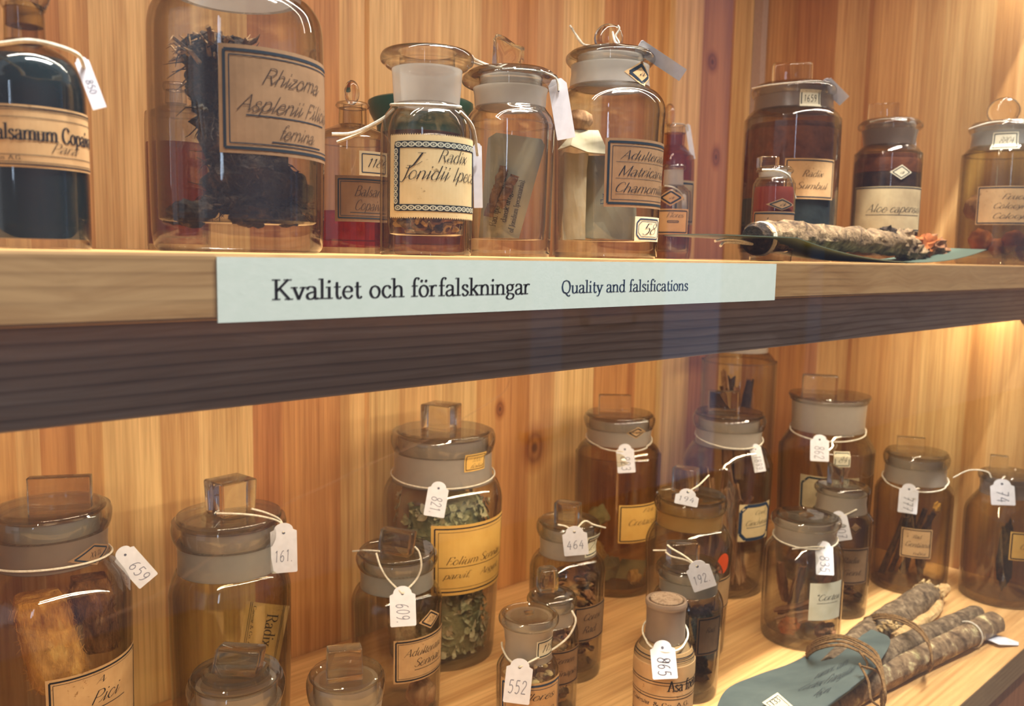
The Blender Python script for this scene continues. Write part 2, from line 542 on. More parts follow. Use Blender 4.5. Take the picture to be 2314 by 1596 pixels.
ARCH = lambda x: S((x, .42), (x + .09, .56), (x + .21, .62), (x + .32, .54), (x + .35, .38), (x + .35, .2), (x + .35, 0))
BOWL = S((.1, .44), (.19, .58), (.31, .62), (.43, .53), (.49, .31), (.43, .09), (.3, -.01), (.18, .03), (.1, .14))
BOWL2 = S((.45, .46), (.36, .59), (.24, .62), (.12, .53), (.06, .3), (.12, .08), (.24, -.01), (.36, .04), (.45, .16))
DOT = lambda x, y: ('d', ((x, y),))
G = {
    'a': (.52, [S((.07, .49), (.12, .6), (.24, .63), (.36, .57), (.385, .42), (.385, .2), (.39, .06), (.44, 0), (.52, .05)), S((.385, .37), (.22, .33), (.08, .24), (.06, .12), (.12, .02), (.22, 0), (.33, .06), (.385, .16))], []),
    'b': (.56, [L((.1, 1.03), (.1, 0)), BOWL], [(.1, 1.03, .09, 0)]),
    'c': (.47, [S((.42, .48), (.36, .6), (.25, .63), (.12, .54), (.06, .3), (.12, .09), (.25, -.01), (.36, .03), (.44, .14))], []),
    'd': (.58, [L((.45, 1.03), (.45, 0)), BOWL2], [(.45, 1.03, .09, 0), (.45, 0, 0, .09)]),
    'e': (.49, [L((.08, .35), (.43, .35)), S((.43, .35), (.41, .53), (.27, .63), (.13, .54), (.06, .3), (.12, .08), (.26, -.01), (.37, .04), (.45, .15))], []),
    'f': (.34, [S((.4, .96), (.34, 1.04), (.24, 1.02), (.17, .86), (.165, .6), (.165, .3), (.165, 0)), L((.03, .6), (.34, .6))], [(.165, 0, .11, .13)]),
    'g': (.51, [S((.24, .62), (.11, .56), (.07, .43), (.12, .29), (.24, .24), (.36, .3), (.4, .43), (.35, .57), (.24, .62)), S((.15, .26), (.09, .17), (.14, .09), (.3, .06), (.43, .01), (.46, -.1), (.4, -.23), (.24, -.29), (.1, -.25), (.05, -.15), (.12, -.04), (.16, .06)), L((.37, .58), (.5, .62))], []),
    'h': (.58, [L((.1, 1.03), (.1, 0)), ARCH(.1)], [(.1, 1.03, .09, 0), (.1, 0, .09, .1), (.45, 0, .1, .1)]),
    'i': (.27, [L((.13, .61), (.13, 0)), DOT(.13, .88)], [(.13, .61, .09, 0), (.13, 0, .1, .1)]),
    'j': (.27, [S((.14, .61), (.14, .3), (.14, -.05), (.09, -.25), (-.05, -.28)), DOT(.14, .88)], [(.14, .61, .09, 0)]),
    'k': (.55, [L((.1, 1.03), (.1, 0)), L((.43, .6), (.1, .25)), L((.21, .37), (.47, 0))], [(.1, 1.03, .09, 0), (.1, 0, .09, .1), (.43, .6, .1, .1), (.47, 0, .1, .08)]),
    'l': (.27, [L((.13, 1.03), (.13, 0))], [(.13, 1.03, .1, 0), (.13, 0, .1, .1)]),
    'm': (.88, [L((.1, .61), (.1, 0)), ARCH(.1), ARCH(.42)], [(.1, .61, .09, 0), (.1, 0, .09, .1), (.45, 0, .09, .09), (.77, 0, .09, .1)]),
    'n': (.58, [L((.1, .61), (.1, 0)), ARCH(.1)], [(.1, .61, .09, 0), (.1, 0, .09, .1), (.45, 0, .1, .1)]),
    'o': (.54, [S((.27, .63), (.13, .54), (.06, .31), (.13, .07), (.27, -.01), (.41, .07), (.48, .31), (.41, .54), (.27, .63))], []),
    'p': (.56, [L((.1, .61), (.1, -.3)), BOWL], [(.1, .61, .09, 0), (.1, -.3, .09, .12)]),
    'q': (.56, [L((.45, .61), (.45, -.3)), BOWL2], [(.45, -.3, .12, .09)]),
    'r': (.42, [L((.1, .61), (.1, 0)), S((.1, .4), (.17, .55), (.27, .62), (.37, .58))], [(.1, .61, .09, 0), (.1, 0, .09, .12)]),
    's': (.43, [S((.36, .49), (.29, .61), (.17, .62), (.08, .52), (.13, .39), (.28, .29), (.37, .17), (.3, .03), (.17, -.01), (.06, .12))], []),
    't': (.35, [S((.16, .84), (.16, .5), (.16, .2), (.2, .03), (.28, 0), (.35, .08)), L((.03, .6), (.33, .6))], []),
    'u': (.58, [S((.1, .61), (.1, .3), (.12, .08), (.22, -.01), (.35, .05), (.45, .18)), L((.45, .61), (.45, 0))], [(.1, .61, .09, 0), (.45, .61, .09, 0), (.45, 0, 0, .1)]),
    'v': (.5, [L((.05, .61), (.25, 0)), L((.25, 0), (.45, .61))], [(.05, .61, .07, .1), (.45, .61, .1, .07)]),
    'w': (.74, [L((.05, .61), (.22, 0)), L((.22, 0), (.37, .6)), L((.37, .6), (.53, 0)), L((.53, 0), (.69, .61))], [(.05, .61, .07, .1), (.69, .61, .1, .07)]),
    'x': (.5, [L((.06, .61), (.44, 0)), L((.44, .61), (.06, 0))], [(.06, .61, .07, .1), (.44, .61, .1, .07), (.06, 0, .08, .1), (.44, 0, .1, .08)]),
    'y': (.5, [L((.05, .61), (.26, .02)), S((.46, .61), (.26, .02), (.18, -.2), (.1, -.28), (.0, -.26))], [(.05, .61, .07, .1), (.46, .61, .1, .07)]),
    'z': (.46, [L((.07, .6), (.39, .6)), L((.39, .6), (.05, 0)), L((.05, 0), (.41, 0))], []),
    'A': (.76, [L((.05, 0), (.37, 1)), L((.37, 1), (.7, 0)), L((.17, .36), (.58, .36))], [(.05, 0, .07, .12), (.7, 0, .13, .08)]),
    'B': (.66, [L((.12, 1), (.12, 0)), S((.12, 1), (.4, .99), (.52, .8), (.42, .57), (.12, .53)), S((.12, .53), (.45, .52), (.59, .28), (.46, .02), (.12, 0))], [(.12, 1, .1, 0), (.12, 0, .1, 0)]),
    'C': (.68, [S((.6, .76), (.52, .94), (.36, 1.01), (.16, .87), (.07, .5), (.16, .13), (.36, -.01), (.52, .05), (.63, .22))], []),
    'D': (.76, [L((.12, 1), (.12, 0)), S((.12, 1), (.42, .98), (.62, .8), (.69, .5), (.62, .2), (.42, .02), (.12, 0))], [(.12, 1, .1, 0), (.12, 0, .1, 0)]),
    'F': (.6, [L((.13, 1), (.13, 0)), L((.13, .98), (.55, .98)), L((.55, .98), (.55, .8)), L((.13, .5), (.43, .5))], [(.13, 1, .1, 0), (.13, 0, .1, .13)]),
    'G': (.74, [S((.6, .76), (.52, .94), (.36, 1.01), (.16, .87), (.07, .5), (.16, .13), (.36, -.01), (.5, .03), (.61, .12)), L((.61, .45), (.61, .08)), L((.44, .45), (.7, .45))], []),
    'I': (.34, [L((.17, 1), (.17, 0))], [(.17, 1, .12, .12), (.17, 0, .12, .12)]),
    'J': (.42, [S((.26, 1), (.26, .5), (.25, .05), (.16, -.18), (.0, -.14)), L((.06, .98), (.4, .98))], []),
    'K': (.74, [L((.13, 1), (.13, 0)), L((.6, 1), (.13, .4)), L((.26, .56), (.65, 0))], [(.13, 1, .11, .11), (.13, 0, .11, .11), (.6, 1, .13, .09), (.65, 0, .14, .09)]),
    'M': (.9, [L((.12, 1), (.1, 0)), L((.12, 1), (.45, .08)), L((.45, .08), (.76, 1)), L((.76, 1), (.78, 0))], [(.12, 1, .1, .02), (.1, 0, .09, .1), (.76, 1, .02, .1), (.78, 0, .11, .1)]),
    'P': (.62, [L((.12, 1), (.12, 0)), S((.12, 1), (.42, .98), (.57, .74), (.42, .5), (.12, .48))], [(.12, 1, .1, 0), (.12, 0, .1, .13)]),
    'Q': (.78, [S((.38, 1.01), (.16, .88), (.07, .5), (.16, .12), (.38, -.01), (.6, .12), (.69, .5), (.6, .88), (.38, 1.01)), S((.24, .06), (.36, .0), (.46, -.14), (.6, -.24), (.7, -.16))], []),
    'R': (.7, [L((.12, 1), (.12, 0)), S((.12, 1), (.42, .98), (.56, .76), (.42, .54), (.12, .51)), L((.34, .52), (.64, 0))], [(.12, 1, .1, 0), (.12, 0, .1, .12), (.64, 0, .1, .1)]),
    'S': (.58, [S((.5, .8), (.42, .96), (.26, 1.01), (.1, .88), (.12, .66), (.33, .5), (.5, .33), (.48, .1), (.3, -.01), (.12, .06), (.07, .22))], []),
    '0': (.56, [S((.28, 1), (.12, .84), (.06, .5), (.12, .16), (.28, 0), (.44, .16), (.5, .5), (.44, .84), (.28, 1))], []),
    '1': (.44, [L((.24, 1), (.24, 0)), L((.24, 1), (.1, .82))], []),
    '2': (.54, [S((.08, .76), (.14, .95), (.3, 1), (.45, .86), (.42, .62), (.22, .32), (.06, .02)), L((.06, .02), (.5, .02))], []),
    '3': (.54, [S((.08, .86), (.24, 1), (.43, .9), (.42, .64), (.22, .54)), S((.22, .54), (.46, .47), (.48, .16), (.28, 0), (.07, .12))], []),
    '4': (.56, [L((.34, 1), (.05, .36)), L((.05, .36), (.52, .36)), L((.38, .7), (.38, -.02))], []),
    '5': (.54, [L((.46, 1), (.14, 1)), L((.14, 1), (.11, .56)), S((.11, .56), (.3, .62), (.46, .48), (.46, .2), (.3, 0), (.07, .08))], []),
    '6': (.55, [S((.42, .95), (.24, .84), (.1, .5), (.1, .16), (.26, 0), (.43, .12), (.45, .36), (.3, .52), (.11, .36))], []),
    '7': (.52, [L((.06, .98), (.48, .98)), L((.48, .98), (.2, 0)), L((.14, .5), (.42, .5))], []),
    '8': (.55, [S((.28, .54), (.11, .68), (.13, .9), (.28, 1), (.44, .9), (.45, .68), (.28, .54), (.08, .36), (.09, .1), (.28, 0), (.47, .1), (.48, .36), (.28, .54))], []),
    '9': (.55, [S((.45, .64), (.3, .48), (.12, .6), (.11, .86), (.27, 1), (.44, .86), (.45, .5), (.36, .15), (.2, 0))], []),
    '.': (.24, [DOT(.1, .03)], []),
    ',': (.24, [L((.12, .08), (.05, -.14))], []),
    '"': (.34, [L((.08, 1), (.06, .78)), L((.2, 1), (.18, .78))], []),
    '(': (.3, [S((.24, 1.05), (.1, .75), (.07, .4), (.12, 0), (.24, -.2))], []),
    ')': (.3, [S((.06, 1.05), (.2, .75), (.23, .4), (.18, 0), (.06, -.2))], []),
    '&': (.74, [S((.66, .4), (.5, .1), (.3, -.01), (.1, .12), (.12, .38), (.34, .58), (.42, .82), (.3, 1), (.17, .88), (.2, .66), (.66, 0))], []),
    ' ': (.28, [], []),
    '~': (.2, [], []),
}
G['L'] = (.58, [L((.13, 1), (.13, 0)), L((.13, .02), (.53, .02))], [(.13, 1, .11, .11)])
G['T'] = (.62, [L((.31, 1), (.31, 0)), L((.05, .98), (.57, .98))], [(.31, 0, .12, .12)])
G['X'] = (.66, [L((.08, 1), (.58, 0)), L((.58, 1), (.08, 0))], [])
G['V'] = (.68, [L((.06, 1), (.34, 0)), L((.34, 0), (.62, 1))], [])
G['ö'] = (.54, G['o'][1] + [DOT(.16, .87), DOT(.38, .87)], [])
G['æ'] = (.78, [S((.07, .49), (.12, .6), (.24, .63), (.36, .57), (.385, .42), (.385, .06)), S((.385, .37), (.22, .33), (.08, .24), (.06, .12), (.12, .02), (.22, 0), (.33, .06), (.385, .16)), L((.38, .35), (.72, .35)), S((.72, .35), (.7, .53), (.56, .63), (.42, .54), (.38, .3), (.42, .08), (.56, -.01), (.67, .04), (.74, .15))], [])
G['ü'] = (.58, G['u'][1] + [DOT(.17, .87), DOT(.39, .87)], [])


def lettering(text, style='print'):
    """polygons in letter space (cap height 1, baseline 0) and the full advance"""
    thick, thin, slant = {'print': (.115, .042, 0), 'bold': (.17, .06, 0), 'hand': (.075, .035, .42), 'pencil': (.085, .08, .1), 'fine': (.06, .05, .5)}[style]
    hand = style in ('hand', 'fine')
    polys = []
    x = 0.0
    rnd = random.Random(sum(ord(c) * (i + 1) for i, c in enumerate(text)))

    def put(pts):
        polys.append([(px + slant * py, py) for px, py in pts])

    def ribbon(pts, ox):
        n = len(pts)
        prev = None
        for i in range(n):
            a, b = pts[max(i - 1, 0)], pts[min(i + 1, n - 1)]
            dx, dy = b[0] - a[0], b[1] - a[1]
            ln = math.hypot(dx, dy) or 1e-6
            w = thin + (thick - thin) * (max(0, -dy if hand else abs(dy)) / ln) ** 1.5
            nx, ny = -dy / ln * w / 2, dx / ln * w / 2
            cur = ((pts[i][0] + nx + ox, pts[i][1] + ny), (pts[i][0] - nx + ox, pts[i][1] - ny))
            if prev:
                put([prev[0], cur[0], cur[1], prev[1]])
            prev = cur
    for ch in text:
        adv, strokes, serifs = G[ch]
        jit = rnd.uniform(-.03, .03) if hand or style == 'pencil' else 0
        for kind, p in strokes:
            if kind == 'd':
                cx_, cy_ = p[0]
                rr = thick * (.62 if not hand else .7)
                put([(x + cx_ + rr * math.cos(k * math.pi / 4), cy_ + jit + rr * math.sin(k * math.pi / 4)) for k in range(8)])
                continue
            q = [(v.x, v.y) for v in catmull([(a, b + jit, 0) for a, b in p], 5)] if kind == 's' else [(a, b + jit) for a, b in p]
            ribbon(q, x)
        if style in ('print', 'bold'):
            for sx, sy, l, r2 in serifs:
                s = 1 if sy > .3 else -1
                a0, a1 = x + sx - l - (thick / 2 if l else 0), x + sx + r2 + (thick / 2 if r2 else 0)
                put([(a0, sy), (a1, sy), (a1, sy - s * thin), (a0, sy - s * thin)])
        elif hand and ch.isalpha():
            ribbon([(adv - .16, .05), (adv - .03, .1), (adv + .09, .36)], x)
        x += adv + (.03 if style != 'pencil' else .14)
    return polys, x


# ------------------------------------------------------------------ shared materials
M = {}
M['clear'] = thin_glass('clear_glass', (0.93, 0.92, 0.89), (0.34, 0.31, 0.25), 0.05, 2.8)
M['clear_wavy'] = thin_glass('wavy_clear_glass', (0.955, 0.95, 0.93), (0.17, 0.155, 0.125), 0.06, 2.3, 0.02, 0.08)
M['olive'] = thin_glass('olive_glass', (0.875, 0.86, 0.735), (0.30, 0.26, 0.15), 0.05, 2.8)
M['violet'] = thin_glass('violet_glass', (0.905, 0.89, 0.86), (0.30, 0.29, 0.25), 0.05, 2.8)
M['amberish'] = thin_glass('yellowed_glass', (0.87, 0.815, 0.68), (0.30, 0.26, 0.13), 0.05, 2.8)
M['brown'] = thin_glass('brown_glass', (0.72, 0.50, 0.31), (0.16, 0.08, 0.03))
M['smoke'] = thin_glass('smoky_glass', (0.82, 0.80, 0.76), (0.24, 0.22, 0.19), 0.05, 2.8)
M['pane'] = thin_glass('pane_glass', (0.985, 0.99, 0.985), (0.93, 0.95, 0.94), 0.042, 5.0, 0.0)
M['solid'] = solid_glass('stopper_glass')
M['frost'] = frosted('frosted_glass')
M['frost_warm'] = frosted('warm_frosted_glass', (0.74, 0.47, 0.15), 0.45)
M['frost_dark'] = frosted('dark_frosted_glass', (0.42, 0.33, 0.26), 0.45)
M['frost_grey'] = frosted('grey_frosted_glass', (0.56, 0.55, 0.50), 0.42)
M['frost_low'] = frosted('ground_neck_glass', (0.76, 0.69, 0.60), 0.50)
M['frost_dusty'] = frosted('dusty_neck_glass', (0.60, 0.46, 0.35), 0.35)
M['satin'] = satin_glass('satin_glass', (0.72, 0.71, 0.67), 0.24)
M['satin_grey'] = satin_glass('grey_satin_glass', (0.60, 0.60, 0.54), 0.20)
M['ink'] = plain('black_ink', rgb(24, 24, 30), 0.7, 0.2)
M['brownink'] = plain('brown_ink', rgb(52, 38, 30), 0.7, 0.2)
M['blueink'] = plain('blue_ink', rgb(40, 58, 84), 0.7, 0.2)
M['navy'] = plain('navy_print', rgb(28, 40, 50), 0.7, 0.2)
M['pencil'] = plain('pencil_grey', rgb(140, 142, 158), 0.8, 0.2)
M['pencil_dark'] = plain('soft_pencil', rgb(104, 106, 122), 0.8, 0.2)
M['kraft'] = paper('brown_paper', (126, 98, 70), (150, 118, 86))
M['tan'] = paper('tan_paper', (178, 142, 98), (202, 166, 118), spots=(150, 112, 70))
M['cream'] = paper('cream_paper', (206, 182, 134), (224, 202, 156), spots=(120, 96, 62))
M['ivory'] = paper('ivory_paper', (198, 188, 158), (222, 214, 188))
M['pale'] = paper('stained_paper', (148, 128, 96), (206, 188, 146), 26.0)
M['yellow'] = paper('yellow_paper', (206, 158, 76), (230, 186, 102), 22.0)
M['whitep'] = paper('white_paper', (228, 226, 222), (238, 236, 232))
M['dim'] = paper('dark_label_paper', (92, 70, 52), (116, 90, 66))
M['grey_paper'] = paper('grey_paper', (140, 138, 120), (168, 164, 142), 30.0)
M['slate_paper'] = paper('slate_blue_paper', (72, 83, 82), (91, 102, 99), 26.0)
M['card'] = plain('tag_card', rgb(236, 236, 244), 0.6, 0.25)
M['string'] = mottled('cotton_string', (206, 196, 174), (238, 232, 216), None, 500.0, (1, 1, 1), 0.9, 0.4, 0.0003)
M['twine'] = mottled('brown_twine', (92, 68, 42), (150, 116, 74), None, 420.0, (1, 1, 1), 0.9, 0.6, 0.0004)
M['signboard'] = paper('sign_card', (224, 237, 225), (231, 242, 231), 200.0)
M['bark'] = mottled('brown_bark', (96, 62, 38), (156, 108, 72), (190, 144, 102), 130.0, (1, 1, .25), 0.85, 0.8, 0.0015)
M['bark_pale'] = mottled('pale_bark', (142, 102, 70), (200, 156, 114), (224, 188, 146), 140.0, (1, 1, .25), 0.85, 0.8, 0.0015)
M['bark_grey'] = mottled('grey_bark', (72, 58, 44), (128, 108, 84), (160, 140, 112), 150.0, (1, 1, 1), 0.9, 1.0, 0.002)
M['bark_lichen'] = mottled('lichen_bark', (78, 60, 44), (150, 124, 94), (222, 210, 158), 90.0, (1, 1, 1), 0.9, 1.0, 0.002)
M['bark_birch'] = mottled('pale_root_bark', (70, 54, 40), (146, 120, 88), (190, 164, 124), 120.0, (1, 1, 1), 0.9, 1.0, 0.002)
M['root_dark'] = mottled('dark_root', (30, 25, 22), (66, 52, 40), (110, 86, 62), 150.0, (1, 1, 1), 0.9, 1.0, 0.003)
M['root_tip'] = mottled('torn_root_fibre', (92, 66, 44), (176, 138, 96), (222, 190, 142), 160.0, (1, 1, 1), 0.9, 1.0, 0.002)
M['tornwood'] = mottled('torn_wood', (150, 116, 72), (214, 184, 130), (238, 216, 168), 160.0, (1, 1, 1), 0.9, 1.0, 0.002)
M['leaf_a'] = mottled('sage_leaf', (168, 168, 130), (200, 198, 160), None, 200.0)
M['leaf_b'] = mottled('dull_green_leaf', (122, 124, 88), (160, 160, 120), None, 200.0)
M['leaf_c'] = mottled('pale_leaf', (206, 198, 160), (232, 224, 190), None, 200.0)
M['straw'] = mottled('straw_chip', (196, 170, 112), (234, 212, 160), None, 200.0)
M['chip_dark'] = mottled('dark_chip', (74, 54, 38), (128, 98, 70), None, 200.0)
M['chip_tan'] = mottled('tan_chip', (176, 138, 88), (220, 184, 130), None, 200.0)
M['orange_root'] = mottled('orange_root', (128, 66, 26), (184, 106, 50), None, 120.0)
M['fibre'] = mottled('golden_fibre', (168, 108, 36), (222, 160, 72), (240, 192, 106), 150.0, (1.0, 1.0, .3), 0.9, 1.0, 0.003)
M['fibre_dark'] = mottled('dark_fibre', (84, 52, 28), (146, 98, 54), (180, 128, 76), 170.0, (1.0, 1.0, .3), 0.9, 1.0, 0.003)
M['powder'] = mottled('beige_powder', (180, 150, 112), (206, 178, 138), None, 90.0)
M['powder_dark'] = mottled('dark_powder', (44, 30, 26), (76, 54, 44), None, 150.0)
M['powder_brown'] = mottled('brown_powder', (92, 50, 28), (128, 74, 42), None, 120.0)
M['powder_slate'] = mottled('slate_powder', (30, 46, 54), (50, 66, 72), None, 120.0)
M['cork'] = mottled('cork', (120, 98, 80), (164, 142, 120), (70, 54, 42), 260.0)
M['amber_cork'] = mottled('amber_stopper', (92, 58, 22), (150, 104, 48), None, 80.0, (1, 1, 1), 0.4, 0.2)
M['liquid_dark'] = plain('dark_liquid', rgb(20, 36, 40), 0.08, 0.5)
M['liquid_red'] = thin_glass('red_liquid', (0.80, 0.22, 0.10), (0.40, 0.06, 0.03), 0.02, 2.0)
M['liquid_amber'] = thin_glass('amber_liquid', (0.66, 0.30, 0.15), (0.30, 0.08, 0.03), 0.02, 2.0)
M['green'] = plain('dark_green_paint', rgb(26, 78, 64), 0.35, 0.4)
M['green_card'] = plain('green_card', rgb(92, 108, 94), 0.55, 0.3)
M['orange_dot'] = plain('orange_sticker', rgb(232, 84, 24), 0.5, 0.3)


# ------------------------------------------------------------------ jars
class Jar:
    pass


def arc_pts(a, b, n):
    return [a + (b - a) * k / n for k in range(n + 1)]


def make_jar(name, label, cat, cx, body, y_mid=None, Y=None, by=None, group=None, glass='clear', neck=None, neckmat='frost', rim=None, rimmat='clear', wall=0.0020, seg=56, smooth=True, base=0.006, straight=()):
    J = Jar()
    if by is not None:
        P = on_z(cx, by, ZL)
        J.z0 = ZL
    else:
        P = on_y(cx, y_mid, Y * H)
        J.z0 = ZU
    J.x, J.y = P.x, P.y
    ln = math.hypot(J.x, J.y)
    J.fv = Vector((-J.x / ln, -J.y / ln, 0))
    J.rv = Vector((J.y / ln, -J.x / ln, 0))
    J.dist = ln
    J.root = thing(name, (J.x, J.y, J.z0), label, cat, group)

    def zof(py, s=0.0, t=0.0):
        q = J.rv * s + J.fv * t
        return z_at(J.x + q.x, J.y + q.y, py) - J.z0

    def rof(hw, z):
        d = Vector((J.x, J.y, J.z0 + z)) - CAM
        c = d.dot(R.col[2])
        ph = math.atan(d.dot(R.col[0]) / c)
        return hw * c * math.cos(ph) / F
    J.zof, J.rof = zof, rof

    def conv(pts):
        out = []
        for py, hw in pts:
            z = 0.0 if py is None else zof(py)
            out.append((rof(hw, z), z))
        return out
    J.conv = conv
    if neck:
        body = list(body) + [(neck[0][0], neck[0][1])]
    ob = conv(body)
    if smooth:
        ob2 = [(max(v.x, .001), v.y) for v in catmull([(r, z, 0) for r, z in ob], 4)]
    else:
        ob2 = ob
    ob2 = [(r, max(z, 0.0)) for r, z in ob2]
    J.outer = list(ob2)
    r0 = ob2[0][0]
    inn = [(max(r - wall, .001), z) for r, z in ob2 if z > base + .001]
    inn.reverse()
    ri = inn[-1][0]
    prof = [(0, 0.0008), (r0 * .8, 0.0), (r0, 0.0)] + ob2[1:] + inn + [(ri * .96, base + .0006), (ri * .8, base), (0, base)]
    J.rin, J.base, J.top = ri, base, ob2[-1][1]
    b = MB().lathe(prof, seg)
    b.build('body', M[glass], J.root)
    if neck:
        on = conv(neck)
        J.outer += on
        ni = [(max(r - wall, .001), z) for r, z in on][::-1]
        MB().lathe(on + ni, seg, closed=True).build('neck', M[neckmat], J.root)
        J.neck = on
        J.neck_in = min(r for r, z in on) - wall
    if rim:
        orr = conv(rim)
        J.outer += orr
        orr2 = [(v.x, v.y) for v in catmull([(r, z, 0) for r, z in orr], 3)]
        rin = (J.neck[-1][0] - wall) if neck else ob2[-1][0] - wall
        prof = orr2 + [(min(rin + .0006, orr2[-1][0] - .0004), orr2[-1][1] + .0001), (rin, orr2[-1][1] - .0006), (rin, orr2[0][1])]
        MB().lathe(prof, seg, closed=True).build('rim', M[rimmat], J.root)
        J.rimtop = orr2[-1][1]
        J.rim_in = rin
    J.outer.sort(key=lambda p: p[1])
    return J


def rad_at(J, z):
    o = J.outer
    if z <= o[0][1]:
        return o[0][0]
    for (r1, z1), (r2, z2) in zip(o, o[1:]):
        if z1 <= z <= z2:
            return r1 if z2 - z1 < 1e-7 else r1 + (r2 - r1) * (z - z1) / (z2 - z1)
    return o[-1][0]


def knob(J, parent, kind, cxpx, ytop, ybot, wpx, thick=0.4, rot=0.0, mat='solid', bev=0.12, t_off=0.0, taper=0.0, lean=0.0):
    """a grip standing on the stopper: tablet, cube, ball, broken stub"""
    zb, zt = J.zof(ybot, 0, t_off), J.zof(ytop, 0, t_off)
    zm = (zb + zt) / 2
    ax = proj(Vector((J.x, J.y, J.z0 + zm)))[0]
    off = J.rof(1.0, zm) * (cxpx - ax)
    w = J.rof(wpx, zm)
    h = zt - zb
    c = J.rv * off + J.fv * t_off
    b = MB()
    if kind in ('tablet', 'cube', 'broken'):
        bm = bmesh.new()
        bmesh.ops.create_cube(bm, size=1.0)
        d = w * thick
        for v in bm.verts:
            k = 1 - taper if v.co.z < 0 else 1.0
            v.co = Vector((v.co.x * w * k, v.co.y * d * k, v.co.z * h))
        bmesh.ops.bevel(bm, geom=list(bm.edges), offset=min(w, d, h) * bev, segments=3, affect='EDGES', profile=0.5)
        if kind == 'broken':
            rn = random.Random(int(cxpx))
            bmesh.ops.subdivide_edges(bm, edges=bm.edges[:], cuts=2, use_grid_fill=True)
            for v in bm.verts:
                n = noise.noise_vector(v.co * 260 + Vector((cxpx, 0, 0)))
                v.co += Vector((n.x, n.y * .6, n.z)) * min(w, h) * .10
                if v.co.z > 0:
                    v.co.z -= (v.co.x / w + .5) * h * .32
        rm = Matrix.Rotation(math.radians(rot), 3, 'Z')
        vs = []
        for v in bm.verts:
            q = rm @ Vector((v.co.x, v.co.y, 0))
            vs.append(c + J.rv * (q.x + lean * v.co.z) - J.fv * q.y + Vector((0, 0, zm + v.co.z)))
        bm.verts.index_update()
        b.add(vs, [[v.index for v in f.verts] for f in bm.faces])
        bm.free()
    else:
        n = 12
        prof = [(0, -h / 2)] + [(w / 2 * math.sin(math.pi * k / n), -h / 2 * math.cos(math.pi * k / n)) for k in range(1, n)] + [(0, h / 2)]
        if thick != 1.0:
            b.lathe(prof, 32)
            b.v = [tuple(c + J.rv * x - J.fv * (y * thick) + Vector((0, 0, zm + z))) for x, y, z in b.v]
        else:
            b.lathe(prof, 32, at=c + Vector((0, 0, zm)))
    return b.build('knob', M[mat], parent, sharp=30)


def stopper(J, disc, plug_to=None, plugmat='frost', mat='clear', pedestal=None, hollow=True, seg=56):
    """lid disc (outline px rows, bottom to top) with a ground plug reaching down the neck"""
    d = J.conv(disc)
    d2 = [(v.x, v.y) for v in catmull([(r, z, 0) for r, z in d], 3)] if len(d) > 2 else d
    prof = [(0, d2[0][1])] + d2 + [(d2[-1][0] * .9, d2[-1][1] + .0001), (0, d2[-1][1] + .0002)]
    b = MB().lathe(prof, seg)
    if pedestal:
        p = J.conv(pedestal)
        b.lathe([(0, p[0][1])] + p + [(0, p[-1][1])], seg)
    st = b.build('stopper', M[mat], J.root)
    if plug_to is not None:
        zt, zb = d2[0][1], J.zof(plug_to)
        r = (J.rim_in if hasattr(J, 'rim_in') else J.neck_in) - .0006
        pl = [(r * .93, zb), (r, zt - .0002), (r - .0022, zt - .0002), (r * .93 - .0022, zb)]
        MB().lathe(pl, seg, closed=True).build('plug', M[plugmat], st)
    return st


def axis_px(J, z):
    return proj(Vector((J.x, J.y, J.z0 + z)))[0]


